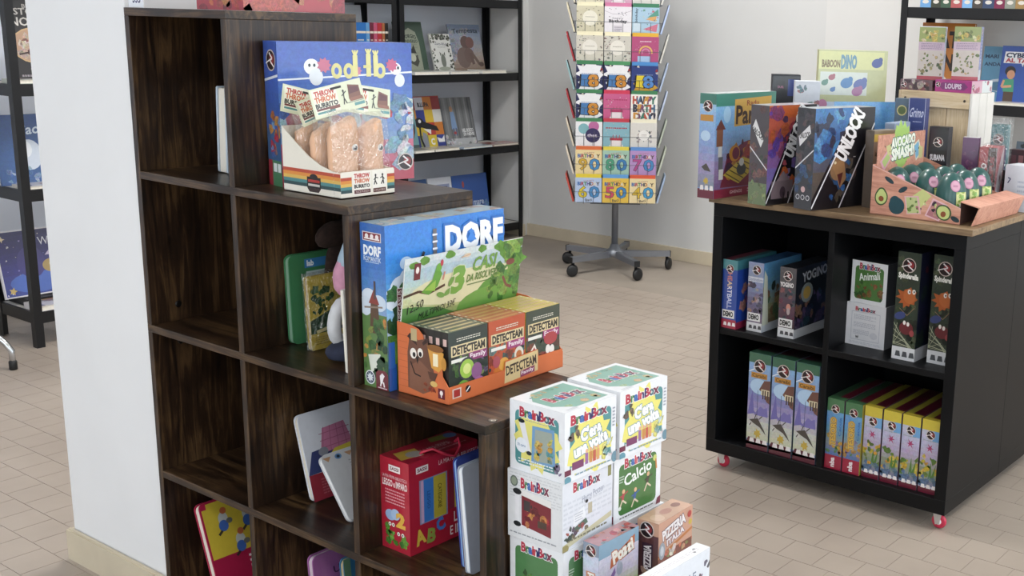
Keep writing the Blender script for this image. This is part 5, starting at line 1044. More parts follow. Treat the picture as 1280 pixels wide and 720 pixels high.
for lb, z, t, col, y1 in (('grey-green booklet flat before the black storybook', 1.01, .016, '#b0b4a8', 2.4), ('pale booklet flat before the blue picture book', .615, .012, '#cfc9c0', 2.42), ('sunset-covered book flat before the violet starry book', .14, .022, '#d9d4d6', 2.42)):
    flat_book('picture_book', lb, y1-2.125, .11, t, (-4.638, (y1+2.125)/2, z+.0005), 90, col, Art(y1-2.125, .11, '#c9c4c0').blobs(14, 0, .1, 1, .9, ['#8a6a5a', '#6a6f7a', '#b08a6a', '#4f4a50', '#cfc9c4'], .05, .12, int(z*100)), group='picture books lying flat on the racks')
tag(box('book_riser', None, BLACK_MET, -4.85, -4.695, 2.14, 3.0, .1405, .1695, .001), 'thin black riser strip on the left rack’s lowest shelf', 'riser')

# right rack
ORG = Art(.25, .335, '#b8742f'); ORG.text('GATTI', .55, .78, .84, .2, '#2a1c14', 0, .05).text('NONNI', .5, .48, .84, .2, '#2a1c14', 0, .05).blobs(12, .1, .04, .9, .3, ['#8a4f28', '#3a2418', '#d8b08a'], .04, .09, 4).line([(.5, .3), (.7, .16)], .03, '#d9d0c4')
book('picture_book', 'orange book with large black letters behind the boxes on the crate', .25, .018, .335, (-2.195, 5.03, 1.0035), (R(-6), 0, 0), '#b8742f', ORG, group='books on the right rack')
a = Art(.2, .24, '#5f96b8').text('MARI', .2, .82, .3, .06, '#22405c', 0, .04).text('ANDARE', .3, .68, .5, .06, '#22405c', 0, .04).ell(.5, .3, .4, .12, '#c9d8e4').ell(.5, .28, .36, .09, '#4f7fa0')
book('picture_book', 'light blue book half behind the dark blue book with the boy', .2, .014, .24, (-1.93, 5.06, 1.0035), (R(-8), 0, 0), '#5f96b8', a, group='books on the right rack')
a = Art(.2, .245, '#2b4f9c').poly([(.06, .7), (.08, .9), (1, .9), (1, .7)], '#e4e6ea').text('CYBERBULLI', .6, .84, .98, .075, '#22304f', 0, .05).text('AL TAPPETO', .6, .75, .98, .07, '#a83a48', 0, .05).poly([(.46, .7), (.52, .7), (.5, .64)], '#e4e6ea')
a.ell(.24, .56, .12, .09, '#1f1a1c').ell(.26, .5, .09, .08, '#c49070').poly([(.12, .2), (.1, .42), (.34, .42), (.36, .2)], '#3f8a6a').poly([(.14, .02), (.14, .2), (.36, .2), (.36, .02)], '#4a3a30').line([(.12, .4), (.08, .28), (.3, .3)], .05, '#c49070').ell(.8, .4, .22, .18, '#b03a4c').ell(.82, .16, .16, .1, '#a83244')
book('picture_book', 'dark blue book with boy in green shirt on the right rack', .2, .016, .245, (-1.822, 5.0, 1.0035), (R(-7), 0, 0), '#2b4f9c', a, group='books on the right rack')
flat_book('picture_book', 'white booklet lying flat at the right rack’s shelf edge', .3, .1, .012, (-1.73, 4.9, 1.0025), 0, '#d9d6d0', Art(.3, .1, '#cfcac2').blobs(8, 0, 0, 1, 1, ['#a8786a', '#d9d6d0'], .04, .08, 3), group='books on the right rack')
SPC = ['#6fa0d0', '#3a3f34', '#3f5a48', '#b05a5c', '#7fb0e0', '#4a4440', '#3a4a6a', '#7a2a4c', '#8a8f84', '#a08050', '#b0b0ac', '#4a4a4c', '#5a6a8a']
SPN = ['sky blue', 'olive black', 'dark green', 'salmon', 'light blue', 'brown', 'navy', 'plum', 'grey-green', 'tan', 'silver', 'charcoal', 'slate']
x = -2.255
for i, col in enumerate(SPC):
    w = .045 if i % 3 else .05
    t = thing('novel', '%s book standing in the row on the right rack’s top shelf' % SPN[i], 'book', (x+w/2, 4.96, 1.4005), (0, 0, 0), 'books in the top row of the right rack')
    bm = bmesh.new(); add_box(bm, -w/2, -w/2+.002, -.09, .09, 0, .2); add_box(bm, w/2-.002, w/2, -.09, .09, 0, .2); add_box(bm, -w/2+.002, w/2-.002, -.09, -.088, 0, .2)
    link('cover', finish(bm, 'cover'), t, mat(col, .45)); link('pages', box_me(-w/2+.002, w/2-.002, -.088, .085, .003, .197, 0), t, PAPER)
    Art(w, .2, col).ell(.5, .12, .3, .04, '#d9d4cc').lines(.2, .3, .8, .8, 9, '#d9d4cc', i).build('spine_print', t, 'F', w, .18, .2); x += w+.001
a = Art(.22, .26, '#6a7a8a').blobs(20, 0, 0, 1, 1, ['#4a5a6a', '#8a9aa8', '#3a4450'], .05, .12, 3)
book('picture_book', 'grey-blue book on the right rack’s lower shelf behind the pink boxes', .22, .014, .26, (-1.72, 5.02, .5815), (R(-7), 0, 0), '#6a7a8a', a, group='books on the right rack')
a = Art(.2, .2, '#5a2a34').lines(.1, .5, .9, .8, 3, '#c9b8b0', 3)
book('picture_book', 'maroon book on the right rack’s lower shelf near the white box', .2, .014, .17, (-1.6, 4.93, .5815), (R(-7), 0, 0), '#5a2a34', Art(.2, .17, '#5a2a34').lines(.1, .5, .9, .8, 3, '#c9b8b0', 3), group='books on the right rack')

# chair at the left edge: a bent chrome tube leg with a black foot
ch = thing('chair', 'chair with bent chrome tube leg and black foot cap at the left edge', 'chair', (-4.362, 1.917, 0), (0, 0, R(170)))
for dx, dy, bx, by in ((0, 0, .13, .13), (.4, 0, .27, .13), (0, .4, .13, .27), (.4, .4, .27, .27)):
    x1, y1 = (dx, dy)
    link('leg', tube_me([(x1, y1, .012), (x1, y1, .07), (x1+(bx-x1)*.12, y1+(by-y1)*.12, .1), (x1+(bx-x1)*.5, y1+(by-y1)*.5, .16), (bx, by, .3), (bx, by, .44)], .011, 10), ch, CHROME)
    link('foot_cap', lathe_me([(.012, 0), (.0145, .004), (.0145, .03), (.012, .034)], 12), ch, mat('#151515', .5), (x1, y1, 0))
link('seat', box_me(.1, .42, .1, .42, .44, .465, .008), ch, mat('#3a3d42', .6)); link('backrest', box_me(.12, .4, .38, .4, .62, .88, .006), ch, mat('#3a3d42', .6))
for x in (.16, .36): link('back_post', tube_me([(x, .38, .44), (x, .385, .66), (x, .395, .86)], .009, 8), ch, CHROME)
# ------------------------------------------------------------------ games inside the black cabinet
ZM = (KZ0+KZ1)/2+KM/2+.0006; ZB = KZ0+KT+.0006
def icons(a, y, h, n=3, col='#f0ecec'):
    for i in range(n):
        x = .14+i*.3; a.poly([(x, y), (x+.04, y+h), (x+.2, y+h), (x+.24, y)], col, keep=i > 0)
    return a
def shelf_game(label, x0, w, y, d, h, z, col, F, Rr=None, T=None, rz=0, group=None):
    ar = {'F': F}
    if Rr: ar['R'] = Rr
    if T: ar['T'] = T
    return carton('board_game', label, 'board game', w, d, h, (x0+w/2, y+d/2, z), rz, col, ar, group)
def demo(a): return a.rect(.04, .15, .88, .27, '#e6e6e4').text('DEMO', .45, .21, .66, .07, '#1c1c1c', 0, .05)
h = .203; d = .21
F = Art(.05, h, '#2a4a9c').rect(0, .86, 1, 1, '#4f8a90').rect(0, 0, 1, .13, '#a82c44').emblem(.5, .87, .22).text('HEARTBALL', .5, .55, .52*h/.05, .3*.05/h, '#d8d4e8', -90, .02, cols=['#c97a6a', '#d8c09a', '#dcdcec', '#c9d0ea', '#b9c4e6']); demo(F); icons(F, .04, .05)
Rr = Art(d, h, '#24449a').rect(0, .86, 1, 1, '#3f7a84').rect(0, 0, 1, .1, '#8f2a44').blobs(14, .1, .3, .9, .8, ['#4a5ab0', '#8a5a8a', '#3a5ab4', '#b0807a'], .04, .1, 4)
shelf_game('dark blue game with DEMO sticker, leftmost on the cabinet’s upper left shelf', -1.8375, .05, 2.765, d, h, ZM, '#2a4a9c', F, Rr, Art(d, .05, '#7a3a48').rect(0, 0, 1, .4, '#4f8a90'))
F = Art(.051, h, '#6f7da0').grad(0, .13, 1, 1, ['#7a6a84', '#6a6488', '#8f9cc0', '#94a0c0']).blobs(22, 0, .28, 1, .74, ['#5a5470', '#8a7a94', '#b0a0a8', '#4a4258', '#a88a7a'], .1, .2, 3).rect(.0, .72, 1, .79, '#cfd2dc').text('Dominations', .5, .755, .9, .045, '#7f8aa8', 0, .02).emblem(.55, .89, .25); demo(F); F.rect(0, 0, 1, .13, '#dfe0e2'); icons(F, .04, .05, 3, '#4a4a4e')
Rr = Art(d, h, '#6fa0c0').grad(0, .1, 1, 1, ['#7a6a50', '#9a9a70', '#8fb0b8', '#6aa6d0', '#5f9ccc']).blobs(30, 0, .12, 1, .7, ['#5a7a5a', '#8a6a50', '#3a4a44', '#a89a70', '#4f6a70'], .04, .1, 8).rect(0, 0, 1, .12, '#cdd3dc').poly([(0, .1), (.16, .1), (.1, .8), (.02, .9)], '#d6dccc')
shelf_game('lilac and sky-blue game with DEMO sticker, middle of the upper left shelf', -1.7625, .051, 2.785, d, h, ZM, '#6a8ab0', F, Rr, Art(d, .051, '#3f6a9c').blobs(8, 0, 0, 1, 1, ['#4f80b0', '#345a8c'], .05, .1, 3))
F = Art(.053, h, '#3a2a34').grad(0, .13, 1, 1, ['#4a3440', '#5a3a4c', '#4a4a50', '#5a5658']).blobs(22, 0, .25, 1, .7, ['#6a2f4a', '#35404a', '#8a5a58', '#241c28', '#4a5a5c'], .08, .18, 6).text('YOGINO', .45, .755, .8, .06, '#e4e0e0', 0, .05).emblem(.5, .88, .24).ell(.6, .44, .14, .05, '#c98a7a').ell(.6, .38, .1, .05, '#b0a0a0'); demo(F); F.rect(0, 0, 1, .14, '#dfe0e2'); icons(F, .04, .05, 3, '#4a4a4e')
Rr = Art(d, h, '#22262e').blobs(30, 0, .12, .85, .62, ['#3a3f5a', '#5a4a6a', '#2f4a5a', '#6a5a8a', '#8a6a5a'], .04, .1, 5).ell(.3, .62, .16, .14, '#8f9a9a').ell(.3, .62, .1, .09, '#c9a85a').text('YOGINO', .5, .87, .66, .13, '#c3c8d0', 4, .03).rect(0, 0, 1, .13, '#cfd2d6')
shelf_game('dark game with DEMO sticker, right on the cabinet’s upper left shelf', -1.658, .053, 2.786, d, h, ZM, '#2a2a30', F, Rr, Art(d, .053, '#2c3038').blobs(6, 0, 0, 1, 1, ['#3a4048', '#22262c'], .05, .1, 3))
F = Art(.11, .3, '#3a66b0').rect(.3, .72, 1, .96, '#c09a4c').text('1:', .6, .84, .3, .14, '#5a3a1c', 0, .05).rect(0, .3, 1, .5, '#3a5a6a')
shelf_game('blue box with tan label at the back of the upper left compartment', -1.607, .105, 3.02, .08, .295, ZM, '#3a66b0', F)
for i, x in enumerate((-1.7335, -1.6545, -1.5755)):
    h = .29; w = .0735; F = Art(w, h, '#7f9ccc'); F.grad(0, .1, 1, .9, ['#d3d8c0', '#d0d3cc', '#a89ccc', '#7f86c0', '#8fb0dc', '#8fb6e4'])
    F.poly([(0, .35), (.12, .5), (.2, .62), (.3, .4), (.4, .38)], '#6f6ab0').poly([(.3, .36), (.6, .46), (.75, .44), (.9, .46), (.95, .36)], '#7a74b8').ell(.5, .66, .42, .08, '#b4d2ee').poly([(.5, .63), (.72, .73), (1, .74), (1, .5), (.85, .52), (.7, .6)], '#6f4a40').rect(.6, .58, .98, .64, '#d8cfae')
    for q in (.66, .76, .88): F.rect(q, .54, q+.06, .63, '#4a3a34', keep=q > .7)
    F.line([(.45, .3), (.45, .62)], .02, '#3f4a6a').poly([(.1, .3), (.5, .33), (.8, .22), (.9, .17), (.6, .24), (.3, .27)], '#4a4440').line([(.35, .32), (.42, .37)], .04, '#4a4440').line([(.55, .32), (.7, .36)], .04, '#4a4440').line([(.2, .27), (.12, .24)], .04, '#4a4440').star(.5, .17, .2, .12, 7, '#c9ad4a', 3).rect(0, .0, 1, .075, '#5c2434').poly([(0, .075), (.1, .12), (.95, .1), (1, .05), (0, .04)], '#5c2434', keep=True)
    icons(F, .07, .045); F.rect(0, .9, 1, 1, '#3f6a52').line([(.0, .8), (.45, .86)], .04, '#e6ecf4').rect(.12, .745, .85, .8, '#c08a3a').text('Caraibi', .48, .772, .62, .035, '#6a4a20', 0, .03); F.emblem(.5, .87, .24)
    shelf_game('tall green-topped game with sky-blue spine, %s of three on the lower left shelf' % ('leftmost', 'middle', 'rightmost')[i], x, w, 2.763, .29, h, ZB, '#4a5a6a', F, Art(.29, h, '#5a6a7a'), Art(.29, w, '#3a2f30').rect(0, .6, 1, 1, '#4a1f2c').rect(0, 0, .12, 1, '#3f6a52'), group='tall games on the lower left shelf')
for i in range(6):
    x = -1.4755+i*.0565; h = .205; w = .052
    if i < 2:
        F = Art(w, h, '#5f98cc').rect(0, .8, 1, 1, '#4a7a52').grad(0, .2, 1, .82, ['#5a78b0', '#8a94a0', '#6f9ab0', '#5f9ad0', '#6aa2d8']).blobs(18, 0, .24, 1, .5, ['#c9a23c', '#8a7a9c', '#5f8f5a', '#b08a50'], .1, .18, i+3).rect(.2, .34, .62, .72, '#b9a87a').text('TESORO', .42, .54, .4*h/w, .3*w/h, '#d8b04a', 90, .04, '#7a5a3c', .04).text('Caccia', .82, .62, .26*h/w, .14*w/h, '#2f6ab0', 90, .02).rect(0, 0, 1, .2, '#a02440').text('nba', .45, .1, .13*h/w, .26*w/h, '#f0e6ea', 90, .05).emblem(.5, .86, .22)
        lb = 'green-topped game with crimson base, %s of the pair on the lower right shelf' % ('left', 'right')[i]; g = 'green-topped pair of games'; T = Art(.25, w, '#6a1f30').rect(0, .5, 1, 1, '#3a5a40').rect(0, 0, .1, 1, '#4a7a52')
    else:
        F = Art(w, h, '#c3c3dc').grad(0, .1, 1, .85, ['#7f8aa0', '#8a9a7a', '#b9a8c8', '#c0bedd', '#c9cce4']).rect(0, .86, 1, 1, '#d0bd44').rect(.6, .72, 1, .86, '#6fa6d8').blobs(16, 0, .2, 1, .5, ['#c9b83c', '#d8c65a', '#6f8f3c', '#5a7a34', '#d8a43c'], .1, .2, i).poly([(.5, .2), (.62, .44), (.68, .24), (.9, .42), (.8, .18)], '#4f7a34').blobs(10, 0, .12, 1, .22, ['#5f7a9c', '#6a8aa0', '#4f6a8c'], .1, .2, 5).star(.5, .62, .26, .08, 6, '#a83a6a', 3).text('Bouquet', .45, .72, .7, .025, '#7f9a8a', 0, .0).rect(0, 0, 1, .08, '#6a1f34').emblem(.5, .8, .22); icons(F, .07, .05)
        lb = 'yellow-topped floral game, %s of four on the lower right shelf' % ('first from left', 'second from left', 'third from left', 'fourth from left')[i-2]; g = 'yellow-topped floral games'; T = Art(.25, w, '#5a1c2c').rect(0, .62, 1, 1, '#a8a03c').rect(0, 0, .08, 1, '#d0bd44')
    shelf_game(lb, x, w, 2.77+(.006 if i > 1 else 0), .25, h, ZB, '#7a3a44', F, Art(.25, h, '#b8a84a' if i == 1 else '#6a5a6a'), T, group=g)
carton('quiz_box', 'white quiz cube with green jungle panel, upper of two in the cabinet', 'card game', .112, .118, .119, (-1.41, 2.912, ZM+.1205), -4, '#dcdee4', {'F': bb_green(.112, .119, 'Animali', 2, '#4f7a3f'), 'R': Art(.118, .119, '#4a4d52'), 'T': Art(.118, .112, '#3a3d42')}, 'cubes in the cabinet')
carton('quiz_box', 'white quiz cube with text panel, lower of two in the cabinet', 'card game', .121, .118, .12, (-1.4155, 2.911, ZM), -1, '#dcdee4', {'F': bb_back(.121, .12), 'R': Art(.118, .12, '#8a8d92')}, 'cubes in the cabinet')
for i, (x, y) in enumerate(((-1.3075, 2.8), (-1.2165, 2.824))):
    w, h = .0665, .293; F = Art(w, h, '#353f35'); F.blobs(30, 0, .12, 1, 1, ['#2c362e', '#46523f', '#3a463c', '#556048', '#262e28'], .1, .22, 3).poly([(.0, .12), (0, .36), (.9, .12)], '#3c443a')
    for q in range(4): F.line([(0, .34-q*.06), (.3+.12*q, .24-q*.035), (.85-q*.05, .12)], .018, '#c9cdb0', keep=q > 0)
    for q in range(4): F.line([(.02, .14), (.15+.2*q, .34-.07*q)], .014, '#b9bda0', keep=q > 0)
    F.star(.5, .58, .44, .3, 10, '#a85a30', 5).ell(.6, .6, .26, .07, '#b5663a').ell(.58, .64, .07, .022, '#e9e6e0').ell(.78, .645, .07, .022, '#e9e6e0').ell(.6, .64, .03, .01, '#141414').ell(.79, .645, .03, .01, '#141414').line([(.2, .48), (.55, .42), (.85, .5)], .015, '#b08a6a').ell(.25, .41, .25, .035, '#3f4a7a', 20).ell(.55, .3, .3, .06, '#6a3034').ell(.46, .35, .06, .02, '#e9e6e0').ell(.62, .34, .06, .02, '#e9e6e0').ell(.8, .26, .1, .03, '#9a4a4c')
    F.text('Spinderella', .5, .775, .84, .06, '#ecebe4', -2, .05).rect(0, 0, 1, .12, '#dcdde0'); icons(F, .03, .05, 3, '#55585c'); F.emblem(.5, .88, .26)
    shelf_game('tall dark green spider-web game, %s in the upper right compartment' % ('whole spine showing' if i == 0 else 'half hidden by the cabinet side'), x, w if i == 0 else .05, y, .28, h, ZM, '#262b30', F if i == 0 else F, Art(.28, h, '#1d2036').blobs(24, 0, .15, 1, 1, ['#2a2a4a', '#35304a', '#5a2f38', '#2c3a34', '#1a1c2c'], .04, .1, 4).rect(0, 0, 1, .12, '#c9cacf'), group='spider-web games in the cabinet')

# ------------------------------------------------------------------ on the oak top
h = .291; w = .056; d = .295
F = Art(w, h, '#7fa3d0').grad(0, .1, 1, .9, ['#8a94a8', '#a89cc8', '#8fa8d8', '#8fb4e4', '#9cc4ea']).rect(0, .9, 1, 1, '#3f7a6c').rect(.05, .74, .85, .8, '#c08a3a').emblem(.5, .88, .26).ell(.4, .6, .3, .05, '#bcd6ee').poly([(.2, .3), (.5, .34), (.8, .26), (.4, .27)], '#4a4440').star(.5, .17, .2, .12, 7, '#c9ad4a', 3).rect(0, 0, 1, .09, '#6a2238'); icons(F, .08, .045)
Rr = Art(d, h); Rr.grad(0, .08, 1, .92, ['#8a6f9c', '#a08ab4', '#8fb0dc', '#7fb2e6', '#8ac0ea']); Rr.rect(0, .88, 1, 1, '#3f8474').ell(.18, .8, .06, .08, '#a9d0ee').poly([(.3, .68), (.92, .7), (.92, .96), (.3, .94)], '#c9a04a').text('Parmi', .58, .79, .5, .17, '#3a2418', 0, .03).text('Radu', .6, .9, .2, .05, '#8a3a28', 0, .02)
Rr.poly([(.1, .1), (.2, .4), (.45, .52), (1, .6), (1, .08)], '#7a2a44').blobs(34, .2, .2, 1, .6, ['#8a2f44', '#b5483c', '#5a2038', '#c98a3a', '#4f3050', '#a83a48'], .03, .07, 7).rect(.02, .5, .12, .7, '#8a5a44').poly([(0, .66), (.08, .76), (.16, .66)], '#6a3a34').rect(.05, .4, .11, .5, '#d9d9d6').rect(.06, .26, .13, .4, '#6a6a6e').rect(.07, .18, .14, .28, '#d9d9d6').ell(.32, .42, .09, .08, '#c98a2c').ell(.34, .42, .06, .06, '#7a2a44')
Rr.poly([(.14, .22), (.4, .12), (.74, .3), (.46, .38)], '#c9b04a')
for q in range(5): Rr.line([(.18+q*.06, .235+q*.03), (.42+q*.06, .135+q*.034)], .012, '#6a5a2c', keep=q > 0)
Rr.ell(.44, .26, .08, .06, '#4a4a44').ell(.44, .33, .04, .04, '#d9d9d4').rect(0, 0, 1, .085, '#8c2a44').text('GHENOS', .36, .045, .2, .03, '#e6c0c8', 0, .02).lines(.55, .02, .9, .07, 2, '#d9a0b0', 3)
carton('board_game', 'teal-topped board game with parchment title at the left end of the cabinet top', 'board game', w, d, h, (-1.852, 2.69+d/2, ZT), -2, '#5f8aa8', {'F': F, 'R': Rr, 'T': Art(d, w, '#b9c4c4')})
def unlock(w, h, A, B, C, seed, rex):
    a = Art(w, h, C); a.grad(0, 0, 1, 1, B, 8); a.blobs(26, 0, .5, .55, 1, A, .05, .12, seed)
    a.poly([(0, .1), (.66, 1), (1, 1), (1, 0), (0, 0)], C).blobs(20, .3, .1, .7, .5, B, .05, .1, seed+1)
    if rex: a.ell(.4, .4, .12, .12, '#8a6a4c').poly([(.3, .44), (.5, .5), (.56, .3), (.46, .2), (.38, .34)], '#9a7450').poly([(.4, .34), (.5, .36), (.46, .22)], '#5a2a28').ell(.36, .46, .02, .015, '#d8c8a0')
    else: a.rect(.1, .06, .55, .24, '#7a6a70').poly([(.2, .24), (.34, .34), (.48, .24)], '#8a7a80').ell(.34, .12, .06, .06, '#4a3a44')
    for q in ((.36, .02), (.46, .03), (.56, .02), (.64, .05)): a.ell(q[0], .11, .015, .015, '#0e0d10', keep=True).rect(q[0]-.018, 0, q[0]+.018, .1, '#0e0d10', keep=True)
    a.line([(0, .02), (.7, 1)], .018, '#e6e6ea').line([(.46, 0), (1, .84)], .018, '#d9d9de').poly([(.4, .5), (.66, .98), (.82, .98), (.56, .5)], '#0f0f12')
    a.text('UNLOCK!', .585, .735, .54*h/w, .19*w/h, '#f2f2f4', math.degrees(math.atan2(.48*h, .3*w)), .06).lines(.66, .5, .7, .52, 1, '#c9c9ce', 2)
    return a
h = .269; w = .065; d = .2
F1 = Art(w, h, '#4a4448').blobs(26, 0, 0, 1, 1, ['#5a4448', '#6a4a4c', '#3c3a3e', '#7a5a54', '#44503f'], .12, .25, 4).rect(0, 0, 1, .22, '#6a7a58').blobs(10, 0, 0, 1, .22, ['#7f8f66', '#566548', '#8f9a78'], .1, .2, 5).poly([(.12, .78), (.6, .58), (.74, .65), (.28, .86)], '#e0e0e0').text('UNLOCK!', .43, .72, .7, .05, '#3a3a3c', -32, .04).line([(0, .58), (1, .36)], .05, '#d9d9de')
carton('escape_game', 'red and violet escape game box, left of the two with diagonal white titles', 'board game', w, d, h, (-1.676, 2.797, ZT), -9, '#4a4448', {'F': F1, 'R': unlock(d, h, ['#a8404a', '#b8603c', '#5a3a5a', '#8a4a70', '#6a4aa0'], ['#8a7aa8', '#7a6ab0', '#a8505c', '#c0602f'], '#1c1a1e', 3, False), 'T': Art(d, w, '#c0b4b8')})
F2 = Art(w, h, '#33343a').blobs(26, 0, .3, 1, 1, ['#3f3c40', '#4a4448', '#2a2c32', '#5a4a48'], .12, .25, 6).blobs(12, 0, .2, 1, .5, ['#2f4a6a', '#3a5a80', '#24344a'], .12, .22, 7).poly([(.12, .72), (.72, .84), (.8, .76), (.2, .62)], '#dcdcde').text('UNLOCK!', .46, .735, .6, .05, '#3a3a3c', 10, .04).line([(0, .4), (1, .6)], .05, '#d9d9de').ell(.5, .2, .12, .03, '#c9a8a8')
for q in (.22, .5, .78): F2.ell(q, .12, .11, None, '#c9cace').ell(q, .12, .08, None, '#3a3c44')
carton('escape_game', 'blue and black escape game box with dinosaur head beside the avocado tray', 'board game', w, .235, h, (-1.53, 2.83, ZT), -14, '#2a2c32', {'F': F2, 'R': unlock(.235, h, ['#2f6aa8', '#3f84c0', '#24447a', '#5a9ac8', '#1c2c4a'], ['#4a4a4c', '#5a5048', '#2f5a8c', '#3a74b0'], '#15141a', 5, True), 'T': Art(.235, w, '#9aa0a4')})
# boxes behind them
a = Art(.21, .395, '#cfdcec').rect(0, .62, 1, 1, '#c9cc9c').rect(.0, .86, .95, .99, '#dfe0a4').text('BABOON', .18, .9, .26, .05, '#8a7a5a', 0, .05).text('DINO', .44, .915, .22, .09, '#6f9ab0', 0, .06).rect(.03, .67, .72, .84, '#dfe6dc')
for x, y, c, s in ((.1, .76, '#6f9a8a', .05), (.2, .8, '#b0707c', .05), (.22, .71, '#5f86b8', .04), (.42, .76, '#5f8fc0', .09), (.62, .75, '#6a7ab4', .1), (.58, .7, '#b07aa0', .08), (.85, .91, '#4f5f9c', .08), (.14, .32, '#6f9a6a', .09), (.34, .3, '#6fa07a', .08), (.5, .33, '#b86a84', .08), (.68, .38, '#54586a', .08), (.36, .2, '#7f94c4', .14), (.64, .22, '#4f6f4a', .09)): a.ell(x, y, s, s*.42, c, 15).ell(x+s*.6, y+s*.3, s*.4, s*.24, c)
a.lines(.1, .55, .85, .59, 1, '#8a90a8', 2).lines(.06, .47, .95, .54, 3, '#a8b4cc', 3).ell(.08, .6, .07, None, '#c98aa8')
carton('board_game', 'pale yellow and blue dinosaur game standing upright at the back of the cabinet top', 'board game', .21, .055, .412, (-1.735, 3.285, ZT), 36, '#b8b88a', {'F': Art(.21, .412, '#cfdcec')})
bpy.data.objects['board_game'] if 'board_game' in bpy.data.objects else None
dino = [o for o in COL.objects if o.parent is None and str(o.get('label', '')).startswith('pale yellow and blue dinosaur')][0]
for o in list(dino.children):
    if o.name.startswith('spine_print'): bpy.data.objects.remove(o)
a.h = .412
for i_, v_ in enumerate(a.v): a.v[i_] = (v_[0], v_[1]*.412/.395, v_[2])
a.build('cover_print', dino, 'F', .21, .055, .412, INK_GLOSS)
a = Art(.085, .33, '#22242a').rect(.12, .86, .45, .96, '#14161a').rect(.55, .82, .95, .97, '#3a4a8c').text('DUEL', .3, .9, .22, .02, '#b0708c', 0, .03).rect(0, .5, 1, .78, '#1a1c22')
carton('card_game', 'small dark card game box sticking up behind the teal-topped game', 'card game', .085, .05, .335, (-1.882, 3.14, ZT), 38, '#1f2128', {'F': a})
a = Art(.075, .31, '#d3d6dc').blobs(16, 0, .6, 1, 1, ['#b07a84', '#8fa8a0', '#c9b0b0', '#6f8a94'], .08, .16, 3).lines(.1, .45, .5, .7, 6, '#4a4d55', 3).lines(.6, .45, .9, .62, 3, '#8a8f9a', 4)
carton('card_game', 'pale clear-windowed card box between the dark box and the dinosaur game', 'card game', .075, .05, .32, (-1.795, 3.12, ZT), 36, '#c9ccd2', {'F': a})
a = Art(.2, .27, '#4f86c0').grad(0, 0, 1, 1, ['#5a5f6a', '#4f7ab0', '#5f98d0', '#6aa6dc']).blobs(18, 0, .1, .9, .7, ['#3a3f4a', '#7f94a8', '#b08a7a', '#2f5a94'], .04, .09, 3).emblem(.2, .75, .1)
carton('board_game', 'bright blue game box standing behind the escape game with dinosaur head', 'board game', .035, .2, .25, (-1.6, 3.11, ZT+.0005), 0, '#4f86c0', {'R': a, 'F': Art(.035, .25, '#6a94b8').emblem(.5, .85, .3)}, rot=(R(0), R(0), R(-35)))
a = Art(.09, .2, '#8a7f70').blobs(24, 0, 0, 1, .9, ['#6a5a4c', '#a8948a', '#4f463e', '#b8a89a'], .08, .16, 4).rect(0, .9, 1, 1, '#c9b45a')
carton('card_game', 'brown pictured card box between the dinosaur-head game and the avocado header', 'card game', .03, .09, .21, (-1.44, 2.92, ZT), -14, '#8a7f70', {'R': a, 'F': Art(.03, .21, '#5f544a')})
a = Art(.1, .2, '#8a98b0').grad(0, 0, 1, 1, ['#6a5a60', '#8a7a80', '#8f9cb8', '#a0b4d8'])
carton('card_game', 'lilac box directly behind the avocado header card', 'card game', .03, .1, .225, (-1.445, 3.03, ZT), 0, '#8a98b0', {'R': a})

# avocado display
AX, AY, AW, AD = -1.393, 2.788, .254, .3
av = thing('display_tray', 'pink wood-print display tray with cartoon avocados and slanted sides', 'display tray', (AX, AY, ZT), (0, 0, R(-1)))
link('tray_base', box_me(0, AW, 0, AD, 0, .002, 0), av, PINKWOOD)
sl = [(0, 0), (AW, 0), (AW, .042), (0, .13)]
link('tray_side', prism_me(sl, 0, .002, 'xz'), av, PINKWOOD); link('tray_side', prism_me(sl, AD-.002, AD, 'xz'), av, PINKWOOD)
link('tray_back', box_me(0, .002, .002, AD-.002, 0, .13, 0), av, PINKWOOD)
link('front_flap', prism_me([(AW-.002, .06), (AW+.052, .05), (AW+.05, .047), (AW, .057)], .0, AD, 'xz'), av, PINKWOOD); link('front_flap', prism_me([(AW+.052, .05), (AW+.034, .001), (AW+.031, .001), (AW+.049, .05)], .0, AD, 'xz'), av, PINKWOOD); link('front_flap', box_me(AW-.002, AW, .002, AD-.002, 0, .058, 0), av, mat('#4a3530', .6))
link('header_card', box_me(.004, .0065, .012, .29, .1, .205, 0), av, PINKWOOD)
a = Art(AW, .13)
a.line([(.0, .985), (1, .32)], .008, '#e0b8b0').ell(.2, .72, .06, .045, '#2a4048', -30).ell(.36, .56, .055, .05, '#2a4048', 30)
def avo(x, y, s, rot):
    q = AW/.13; a.ell(x, y, .075*s, .17*s, '#3f5a34', rot).ell(x+.02*math.sin(R(rot)), y+.05*math.cos(R(rot)), .06*s, .15*s, '#3f5a34', rot).ell(x, y, .062*s, .14*s, '#c3cf85', rot).ell(x+.02*math.sin(R(rot)), y+.06*math.cos(R(rot)), .042*s, .11*s, '#c3cf85', rot).ell(x-.0, y-.03, .03*s, .055*s, '#8a4f30', rot)
    return a
avo(.12, .36, 1, -8); a.ell(.3, .22, .09, .17, '#264a54', 10).ell(.28, .3, .06, .12, '#264a54', 10).ell(.52, .22, .06, .06, '#1f3238')
a.poly([(.46, .44), (.58, .62), (.68, .5), (.56, .22)], '#c9cf8a').blobs(8, .5, .32, .62, .52, ['#3a5a3a', '#8fa05a', '#d8dca0'], .012, .025, 4)
a.poly([(.38, .44), (.54, .47), (.58, .12), (.42, .08)], '#dcb0b4').poly([(.4, .42), (.52, .44), (.56, .14), (.43, .1)], '#b9c48a').blobs(10, .43, .14, .54, .4, ['#6f8f4a', '#d8dca0', '#c97a8a'], .01, .02, 5)
